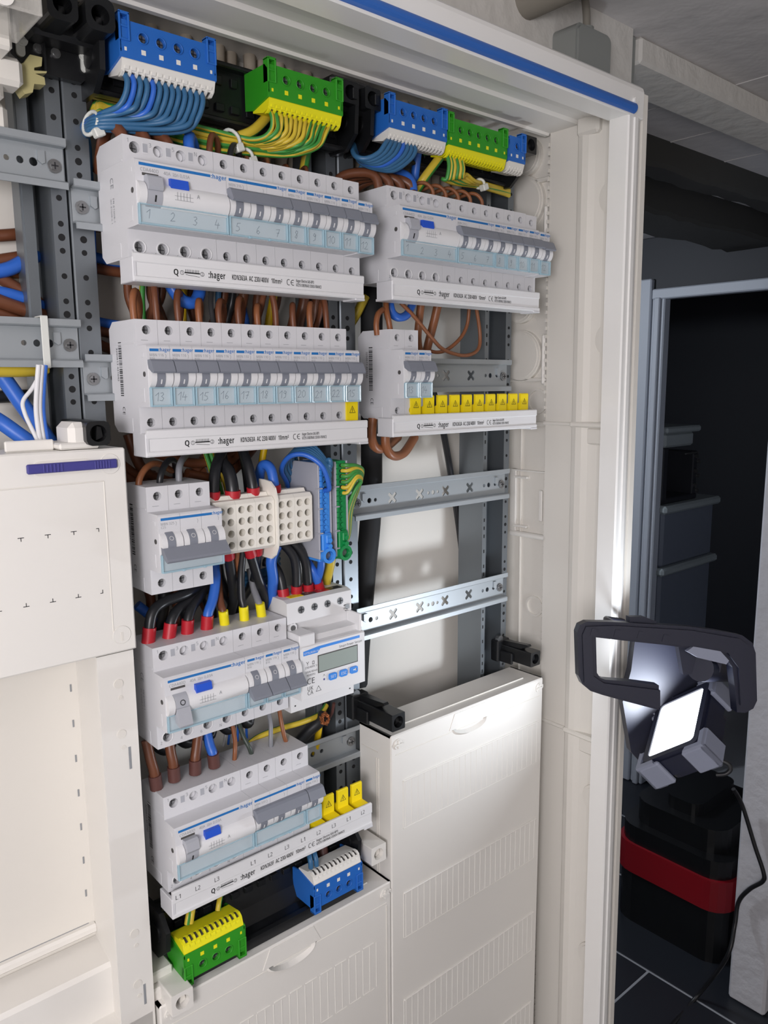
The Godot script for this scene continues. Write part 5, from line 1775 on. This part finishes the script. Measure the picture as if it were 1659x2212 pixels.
	wire("brown wire rising from the right of the two right field breakers", "wire_copper", 2.8, pts([263.3, -85.7, -18, 260.5, -72.9, -18, 261.2, -62, -22, 267.7, -48.1, -30]))
	wire("bright blue loop sagging below the right busbar", "wire_blue", 4.2, pts([275.3, -51.7, -34, 277, -63.1, -32, 286, -67.4, -32, 298.9, -63.6, -34, 312, -51.3, -40]))
	wire("thick copper brown loop below the yellow caps, left one", "wire_copper", 4.6, pts([246.7, -164, -26, 244.7, -181.7, -26, 251.6, -192.4, -28, 266.9, -193.5, -32, 296.6, -185.2, -46]))
	wire("thick copper brown loop below the yellow caps, right one", "wire_copper", 4.6, pts([260.7, -175.6, -24, 261.2, -191.4, -24, 271.3, -201.2, -26, 291.6, -200.6, -32, 318.1, -186.1, -44]))
	wire("wide black conduit running down the middle of the right field behind the rails", "rubber", 11.5, pts([290.5, -6.3, -78, 289.7, -70.3, -78, 288.8, -140.7, -78, 288.1, -193.5, -78, 287.5, -237.5, -78, 286.8, -277.4, -80, 281.1, -319.5, -80, 278.5, -368.5, -84, 274.9, -415.2, -86, 272.6, -457.6, -88]), "", "", "cable")
	wire("slender black cable curving down behind the bare rails of the right field", "wire_black", 4.0, pts([391.6, -139.6, -92, 410.3, -187.7, -94, 427.3, -251.7, -95, 440.9, -309.6, -96, 450.8, -369.2, -97, 453.3, -429.1, -97, 452.3, -477.2, -97, 443.5, -517.7, -97]), "", "", "cable")
	wire("thick green and yellow wire between the black conduit and the middle uprights", "green_yellow", 4.6, pts([275.4, -44.3, -70, 266.5, -62.5, -74, 263.5, -75.6, -84]))
	# far left field
	for k in [["brown", 1, 4.6, [-67.3, -21.1, -96, -47.6, -17.6, -96, -26.3, -12.3, -98]], ["brown", 2, 5.0, [-70.5, -41.3, -90, -54.1, -37.1, -90, -40, -33.9, -92, -25, -33.1, -96]], ["blue", 1, 5.2, [-73.8, -49.8, -80, -57.6, -45.2, -80, -42.6, -36.8, -84, -27.2, -30.8, -94]], ["brown", 3, 4.6, [-71.6, -48.8, -88, -51.5, -46.3, -90, -25.1, -44, -98]],
			["brown", 4, 4.8, [-72.6, -48.7, -84, -60.3, -53.6, -84, -44, -63.1, -86, -24.8, -70, -94]], ["blue", 2, 4.8, [-74.7, -61.6, -80, -59, -63.6, -80, -45.5, -66.9, -82, -25.7, -72.7, -92]], ["brown", 5, 5.2, [-75.6, -65.8, -78, -60.2, -71.4, -78, -43.5, -75.8, -80, -23.3, -79, -90]], ["brown", 6, 4.6, [-75.3, -74.6, -82, -56.5, -81, -82, -41, -83.3, -90]]]:
		wire("thick %s wire in the far left field above the lower rail, %s %s one down" % [k[0], ORD[k[1] - 1], k[0]], "wire_" + k[0], k[2], pts(k[3]), "thick wires of the far left field")
	wire("thick green and yellow wire slanting behind the far left uprights", "green_yellow", 4.6, pts([-51.1, -70.1, -98, -38.5, -61.1, -98, -25.5, -48.6, -98]))
	wire("thick green and yellow wire lying level under the lower left rail", "green_yellow", 5.2, pts([-87.1, -119.1, -62, -68.4, -119.3, -62, -54.9, -118.9, -64, -40.3, -118, -72]))
	wire("thick blue wire falling to the right under the lower left rail", "wire_blue", 6.0, pts([-78.3, -112.3, -70, -67.6, -130.6, -68, -58.2, -147.8, -66, -44.7, -169.1, -66, -39.3, -180, -66]))
	wire("thick blue wire falling to the far left cover, lower of two", "wire_blue", 6.0, pts([-90, -148.4, -60, -78.8, -156, -58, -68, -165.7, -54, -57, -175.6, -50]))
	wire("black cable lying level behind the blue wires of the far left field", "wire_black", 5.0, pts([-81.2, -139.1, -92, -58.2, -138.4, -92, -29.8, -138.2, -94]), "", "", "cable")
	for i in 3:
		wire("thin wire hanging from the white tie to the far left cover, %s from the right" % ORD[i], ["wire_blue", "wire_white", "wire_white"][i], 1.8, L3([-53.1, -116.2, -30, -55.5, -132.4, -30, -57.7, -148.6, -28, -58.1, -166.5, -24, -57.4, -174, -22], i * 2.6), "thin wires hanging from the white tie")
	wire("white wire bowing out to the left above the far left cover", "wire_white", 1.5, pts([-55.2, -119.4, -30, -63.1, -132.3, -30, -70, -141.2, -30, -70, -149.9, -28, -67.1, -161.2, -24, -64.2, -171.5, -20]))
	# ties
	for k in [["around the dull blue bundle at the upper left", -7.8, 54.4, -34, 8.2, 0.4, 0.0], ["around the green and yellow bundle above the top row", 105.7, 63.2, -32, 8.0, 1.2, 0.9], ["smaller, on the low end of the green and yellow bundle", 117.8, 52.9, -30, 5.5, 1.3, 1.2], ["around the green and yellow wires of the right field", 392.9, 71.5, -26, 4.5, 1.2, 0.9]]:
		var o := thing("cable_tie", "white cable tie " + k[0], "cable tie", V(k[1], k[2], k[3]), "cable ties")
		var b := MB.new()
		var ring := []
		for t in 17:
			var a := TAU * t / 16
			ring.append(V(sin(a) * 2.0, cos(a) * k[4], sin(a) * k[4]).rotated(V(0, 0, 1), k[5] - 0.6))
		b.tube(ring, 1.5, 6, [], false)
		part("strap", b, M.tie, o)
		b = MB.new()
		b.xf = Transform3D(Basis(V(0, 0, 1), 0.4), V(2.0, -k[4] * 0.9, k[4] * 0.75))
		b.bx(-3, 4.5, -3.2, 3.2, -3, 4, 0.8)
		part("tie_head", b, M.tie, o)
	var o := thing("cable_tie", "white cable tie strapped around the lower left rail", "cable tie", V(-48, -99.5, -42), "cable ties")
	var b := MB.new()
	b.bx(-2.6, 2.6, -18.5, 18.5, 0.2, 1.6, 0.4)
	b.bx(-2.6, 2.6, 17.4, 18.6, -12, 1.4, 0.4)
	b.bx(-2.6, 2.6, -18.6, -17.4, -12, 1.4, 0.4)
	part("strap", b, M.tie, o)

func t6(i: int) -> float:
	return i / 5.0

func L3(a: Array, dx: float) -> Array:
	var p := pts(a)
	for i in p.size():
		p[i] += V(-dx, 0, dx * 0.4)
	return p

func background():
	# transparent meter box and clips at the top left
	var o := thing("clear_box", "clear plastic box with a cream base at the upper left corner", "box", V(-110, 90, -40))
	var at := V(110, -90, 40)
	var b := MB.new()
	b.bx(-150, -62, 86, 88, -10, 40, 0.8)
	b.bx(-64, -62, 86, 150, -10, 40, 0.6)
	b.bx(-150, -62, 86, 150, 38.4, 40, 0.6)
	part("clear_hood", b, M.clear_box, o, at)
	b = MB.new()
	b.bx(-150, -66, 80, 150, -40, -6, 2)
	b.bx(-150, -70, 100, 150, -6, 20, 4)
	part("box_base", b, M.cream, o, at)
	b = MB.new()
	for k in 4:
		b.prism(circ(-84 - k * 14, 112 + (k % 2) * 10, 3.6, 14), 20, 24)
	part("terminal_screw", b, M.screw, o, at)
	b = MB.new()
	b.prism(circ(-84, 92, 6, 20), 39, 41)
	part("push_plug", b, M.cream_white, o, at)
	o = thing("cream_clip", "cream moulded catch below the clear box at the far left", "clip", V(-72, 60, -50))
	at = V(72, -60, 50)
	b = MB.new()
	b.bx(-110, -66, 56, 92, -60, -30, 3)
	b.bx(-100, -54, 66, 84, -46, -26, 3)
	b.bx(-96, -60, 40, 60, -60, -44, 4)
	part("catch", b, M.cream, o, at)
	o = thing("khaki_clip", "translucent khaki plastic clip hanging on the far left upright", "clip", V(-50, 75, -45))
	at = V(50, -75, 45)
	b = MB.new()
	var cp := []
	for q in [V(-45.9, 91.4, -44), V(-37.9, 91.5, -44), V(-38.7, 85.7, -44), V(-43.7, 83.6, -44), V(-43.9, 81.8, -44), V(-35.4, 83.2, -44), V(-35.8, 81.9, -44), V(-43.4, 79.9, -44), V(-37.3, 78.8, -44), V(-37, 74.1, -44), V(-44.5, 73.1, -44), V(-45.9, 67.4, -44), V(-51.2, 65.1, -44), V(-53.9, 69.2, -44), V(-55.3, 78, -44), V(-54.3, 83.3, -44), V(-50.3, 85.1, -44)]:
		cp += [q.x, q.y]
	b.prism(pv(cp), -48, -36)
	part("clip_arm", b, M.clip_khaki, o, at)
	# junction box and pipe above the cabinet
	o = thing("junction_box", "grey junction box on the wall above the upper right corner of the cabinet", "box", V(660, 272, -117))
	at = V(-660, -272, 117)
	b = MB.new()
	b.prism(rrect(624, 698, 232, 306, 9, 5), -117, -82)
	part("box_shell", b, M.box_grey, o, at)
	b = MB.new()
	b.prism(rrect(627, 695, 235, 303, 8, 5), -82, -79)
	part("box_lid", b, M.box_grey, o, at)
	b = MB.new()
	b.cyl(V(668, 304, -98), V(668, 314, -98), 9, 16)
	part("gland", b, M.box_grey, o, at)
	wire("brown stained cable going up from the junction box to the ceiling", "pipe_grey", 5.0, [V(668, 306, -98), V(667, 330, -98), V(663, 356, -100)], "", "", "cable")
	b = MB.new()
	b.tube([V(572, 327, -117), V(572, 327, 60), V(572, 327, 900)], 23, 20)
	solo("ceiling_pipe", b, M.pipe_grey, "thick grey pipe under the ceiling running out over the cabinet", "pipe")
	# dark beams behind the opening
	for k in [[300.0, 354.0, -430.0, -360.0, "dark rough beam under the ceiling behind the opening, nearer one"], [276.0, 354.0, -720.0, -540.0, "broad black beam under the ceiling behind the opening, farther one"], [330.0, 354.0, -1500.0, -1400.0, "slim dark beam deep in the unlit back room"]]:
		b = MB.new()
		var q := []
		for i in 60:
			var x := 610.0 + i * 55
			var y: float = k[0] + rng.randf_range(-4, 4)
			q.append([V(x, k[1], k[3]), V(x, y + 8, k[3] + rng.randf_range(-4, 4)), V(x, y, k[3] - 10), V(x, y + rng.randf_range(-4, 4), k[2] + 10), V(x, y + 8, k[2] + rng.randf_range(-4, 4)), V(x, k[1], k[2])])
		var nn := [V(0, 0, 1), V(0, -1, 1), V(0, -1, 0), V(0, -1, -1), V(0, 0, -1)]
		for i in 59:
			for e in 5:
				b.f([q[i][e], q[i + 1][e], q[i + 1][e + 1], q[i][e + 1]], nn[e])
		solo("ceiling_beam", b, M.beam_dark, k[4], "beam", "dark ceiling beams")
	# side door frame of the back room
	b = MB.new()
	b.bx(2280, 2330, -1630, 215, -1230, -960, 4)
	b.bx(2290, 2330, -1630, 167, -960, -912, 4)
	b.bx(2285, 2330, 145, 180, -960, -400, 4)
	b.bx(2278, 2290, -1630, 150, -945, -925, 3)
	struct("door_1", b, M.door_grey)
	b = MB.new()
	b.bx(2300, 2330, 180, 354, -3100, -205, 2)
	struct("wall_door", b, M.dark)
	# stored tubs and crates
	o = thing("storage_tub", "pale shallow tub on top of the stack behind the door frame", "tub", V(2440, -365, -930))
	at = V(-2440, 365, 930)
	b = MB.new()
	b.bx(2330, 2570, -315, -292, -1080, -900, 6)
	b.bx(2340, 2540, -366, -315, -1070, -912, 8)
	part("tub_body", b, M.tub, o, at)
	o = thing("wire_rack", "dark metal rack with bright rivets between the tub and the crates", "rack", V(2450, -565, -930))
	at = V(-2450, 565, 930)
	b = MB.new()
	b.bx(2338, 2372, -568, -366, -1060, -915, 4)
	b.bx(2560, 2590, -560, -390, -1060, -920, 4)
	b.bx(2338, 2590, -570, -550, -1060, -915, 4)
	part("rack_frame", b, M.dark, o, at)
	b = MB.new()
	b.bx(2480, 2575, -398, -392, -915, -908, 2)
	for y in [-410.0, -465.0, -520.0]:
		b.prism(circ(2575, y, 8, 12), -920, -912)
		b.prism(circ(2590, y - 20, 7, 12), -920, -912)
	part("rivet", b, M.screw, o, at)
	for k in [[-800.0, -572.0, "upper translucent storage crate with a broad rim behind the door frame"], [-1200.0, -800.0, "lower translucent storage crate with a broad rim behind the door frame"]]:
		o = thing("storage_crate", k[2], "crate", V(2500, k[0], -950), "stacked storage crates")
		at = V(-2500, -k[0], 950)
		b = MB.new()
		b.bx(2330, 2700, k[0], k[1] - 16, -1130, -900, 10)
		part("crate_body", b, M.crate, o, at)
		b = MB.new()
		b.bx(2322, 2730, k[1] - 30, k[1], -1140, -886, 8)
		part("crate_rim", b, M.tub, o, at)
	b = MB.new()
	b.bx(2330, 2720, -1630, -1200, -1140, -890, 6)
	solo("low_cupboard", b, M.dark, "dark low cupboard under the storage crates in the back room", "cupboard")
	# wet vacuum cleaner with a red band on the floor
	o = thing("vacuum_cleaner", "black workshop vacuum cleaner with a broad dark red band on the tiled floor", "vacuum cleaner", V(1740, -1630, -430))
	b = MB.new()
	b.pry(rrect(-150, 190, -150, 170, 60, 5), 0, 190)
	part("tank", b, M.black, o)
	b = MB.new()
	b.pry(rrect(-156, 196, -156, 176, 62, 5), 150, 235)
	b.pry(rrect(60, 200, -160, 180, 50, 5), 120, 240)
	part("red_band", b, M.red, o)
	b = MB.new()
	b.pry(rrect(-148, 188, -148, 168, 60, 5), 235, 285)
	b.pry(rrect(-120, 160, -120, 140, 56, 5), 285, 350)
	b.pry(rrect(-90, 130, -40, 60, 30, 5), 350, 385)
	part("motor_head", b, M.black, o)
	b = MB.new()
	b.bx(20, 70, 240, 280, 160, 176, 8)
	part("latch", b, M.lamp_grey, o)

func work_lamp():
	# portable work lamp: looped handle frame, tilting head with a glowing face
	var home := V(439.6, -456.2, 196.7)
	var o := thing("work_lamp", "dark portable LED work lamp with looped handle and glowing tilted face", "lamp", home)
	var bs := Transform3D(Basis.from_euler(Vector3(-0.162, -0.711, -0.007)), Vector3.ZERO)
	var b := MB.new()
	b.xf = bs
	b.prism(pv([-19.2, 13.4, -48.3, 21, -72.9, 27.7, -84.9, 31.7, -92.5, 38, -96.1, 46, -97.5, 88.1, -94.8, 95.2, -88.1, 98.3, -63, 97.9, -16.5, 95.2, 10.7, 93.4, 38.4, 89.4, 61.2, 84.9, 70.6, 77.8, 73.8, 67.9, 75.1, 22.4, 71.5, 14.8, 63.9, 10.7, 55.9, 11.2,
		54.1, 32.2, 51.4, 54.5, 43.4, 66.2, 16.5, 71.5, -14.8, 76, -45.1, 79.1, -79.6, 83.1, -78.7, 49.2, -75.5, 44.3, -70.6, 42.5, -46.5, 40.7, -19.2, 37.1]), -9, 5)
	b.prism(pv([-19.2, 16.1, -72.9, 30.4, -91.6, 40.2, -93.4, 85.8, -89.9, 93.9, -63, 94.8, 10.7, 90.3, 56.8, 82.3, 67.5, 74.2, 70.2, 25.5, 63.9, 16.1, 57.7, 18.8, 55.9, 54.5, 45.6, 68.8, 16.5, 74.2, -45.1, 81.4, -84.5, 85.8, -82.7, 46.5, -72.9, 39.8, -19.2, 33.1]), 5, 9)
	part("handle_frame", b, M.lamp_body, o)
	b = MB.new()
	b.xf = bs
	b.prism(pv([-45.1, 96.6, -45.1, 101.9, -30.4, 101.9, -19.2, 97.5, -20.1, 93]), -14, -2)
	b.prism(pv([-19.2, 34.4, -13.9, 76, 43.4, 68.8, 57.7, 27.7, 56.8, -17, 43.4, -70.6, 3.1, -77.3, -19.2, -52.7, -28.2, 0.9]), -96, -80)
	b.cyl(bs * V(16.5, 54.5, -90), bs * V(16.5, 54.5, -6), 13, 20)
	b.prism(pv([3.1, 72.4, 47.8, 67.9, 43.4, 47.8, 7.6, 45.6]), -14, -4)
	part("stand", b, M.lamp_body, o)
	b = MB.new()
	b.tube(smooth([bs * V(-57.2, 93.9, -6), bs * V(-57.2, 94.8, -40), V(493, -388, 100) - home, V(493, -388, 91) - home]), 3.0, 8)
	part("hook", b, M.lamp_body, o)
	for k in [[-85.4, 87.6], [-63, 86.7], [-40.7, 84.9], [-17, 81.8]]:
		b = MB.new()
		b.xf = bs
		b.prism(pv([k[0] - 1, k[1] - 2, k[0] + 7, k[1] - 3, k[0] + 6, k[1] + 4, k[0] + 1, k[1] + 5]), 8, 10)
		part("handle_rib", b, M.lamp_body, o)
	b = MB.new()
	b.xf = bs
	b.prism(pv([5.8, 70.6, 12.1, 75.1, 38, 70.6, 46, 61.7, 43.4, 58.1, 16.5, 64.4]), 4, 10)
	part("handle_lug", b, M.lamp_grey, o)
	# head
	var hd := Transform3D(Basis(LAMP_X, LAMP_Y, LAMP_N), LAMP_AT - home)
	b = MB.new()
	b.xf = hd
	b.prism(rrect(-36, 36, -46, 46, 10, 4), -22, -3)
	b.prism(rrect(-28, 28, -36, 36, 12, 4), -34, -22)
	part("lamp_head", b, M.lamp_body, o)
	for s in [[-1.0, -1.0], [1.0, -1.0], [1.0, 1.0], [-1.0, 1.0]]:
		b = MB.new()
		b.xf = hd * Transform3D(Basis(Vector3(s[0], 0, 0), Vector3(0, s[1], 0), Vector3(0, 0, 1)), V(-6 * s[0], 4 * s[1], 0))
		b.bx(41, 47, 20, 47, -28, 0, 2)
		b.bx(20, 47, 41, 47, -28, 0, 2)
		b.bx(30, 46, 30, 46, -30, -20, 3)
		b.prism(pv([46, 46, 46, 24, 41, 26, 41, 41, 26, 41, 24, 46]), -2, 2)
		part("corner_guard", b, M.lamp_grey, o)
	b = MB.new()
	b.xf = hd
	holed_prism(b, rrect(-34, 34, -44, 44, 7, 4), rrect(-28, 28, -38, 38, 5, 4), V2(0, 0), -3, 1.5)
	part("bezel", b, M.lamp_body, o)
	b = MB.new()
	b.xf = hd
	b.prism(rrect(-28, 28, -38, 38, 5, 4), -3, 0)
	part("light_face", b, M.lamp_face, o)
	b = MB.new()
	b.xf = bs
	b.tube(smooth(pts([55.9, -46, -30, 62.1, -49.2, -28, 63.9, -54.5, -28, 59.5, -59.5, -30, 52.3, -61.7, -34])), 2.2, 8)
	part("cord_loop", b, M.wire_black, o)
	wire("black cord of the work lamp running down the pale wall to the tiles", "wire_black", 5.0, pts([1480, -1065.9, -207.5, 1500, -1108, -193.5, 1505, -1199.7, -159.5, 1505, -1252.9, -136.7, 1505, -1276.7, -137.1, 1505, -1311.1, -164.9, 1505, -1357.2, -188.2, 1490, -1409.9, -186.6, 1450, -1472.7, -183.2, 1454.7, -1624, -251.4, 1302.9, -1624, -244.7]), "", "", "cord")
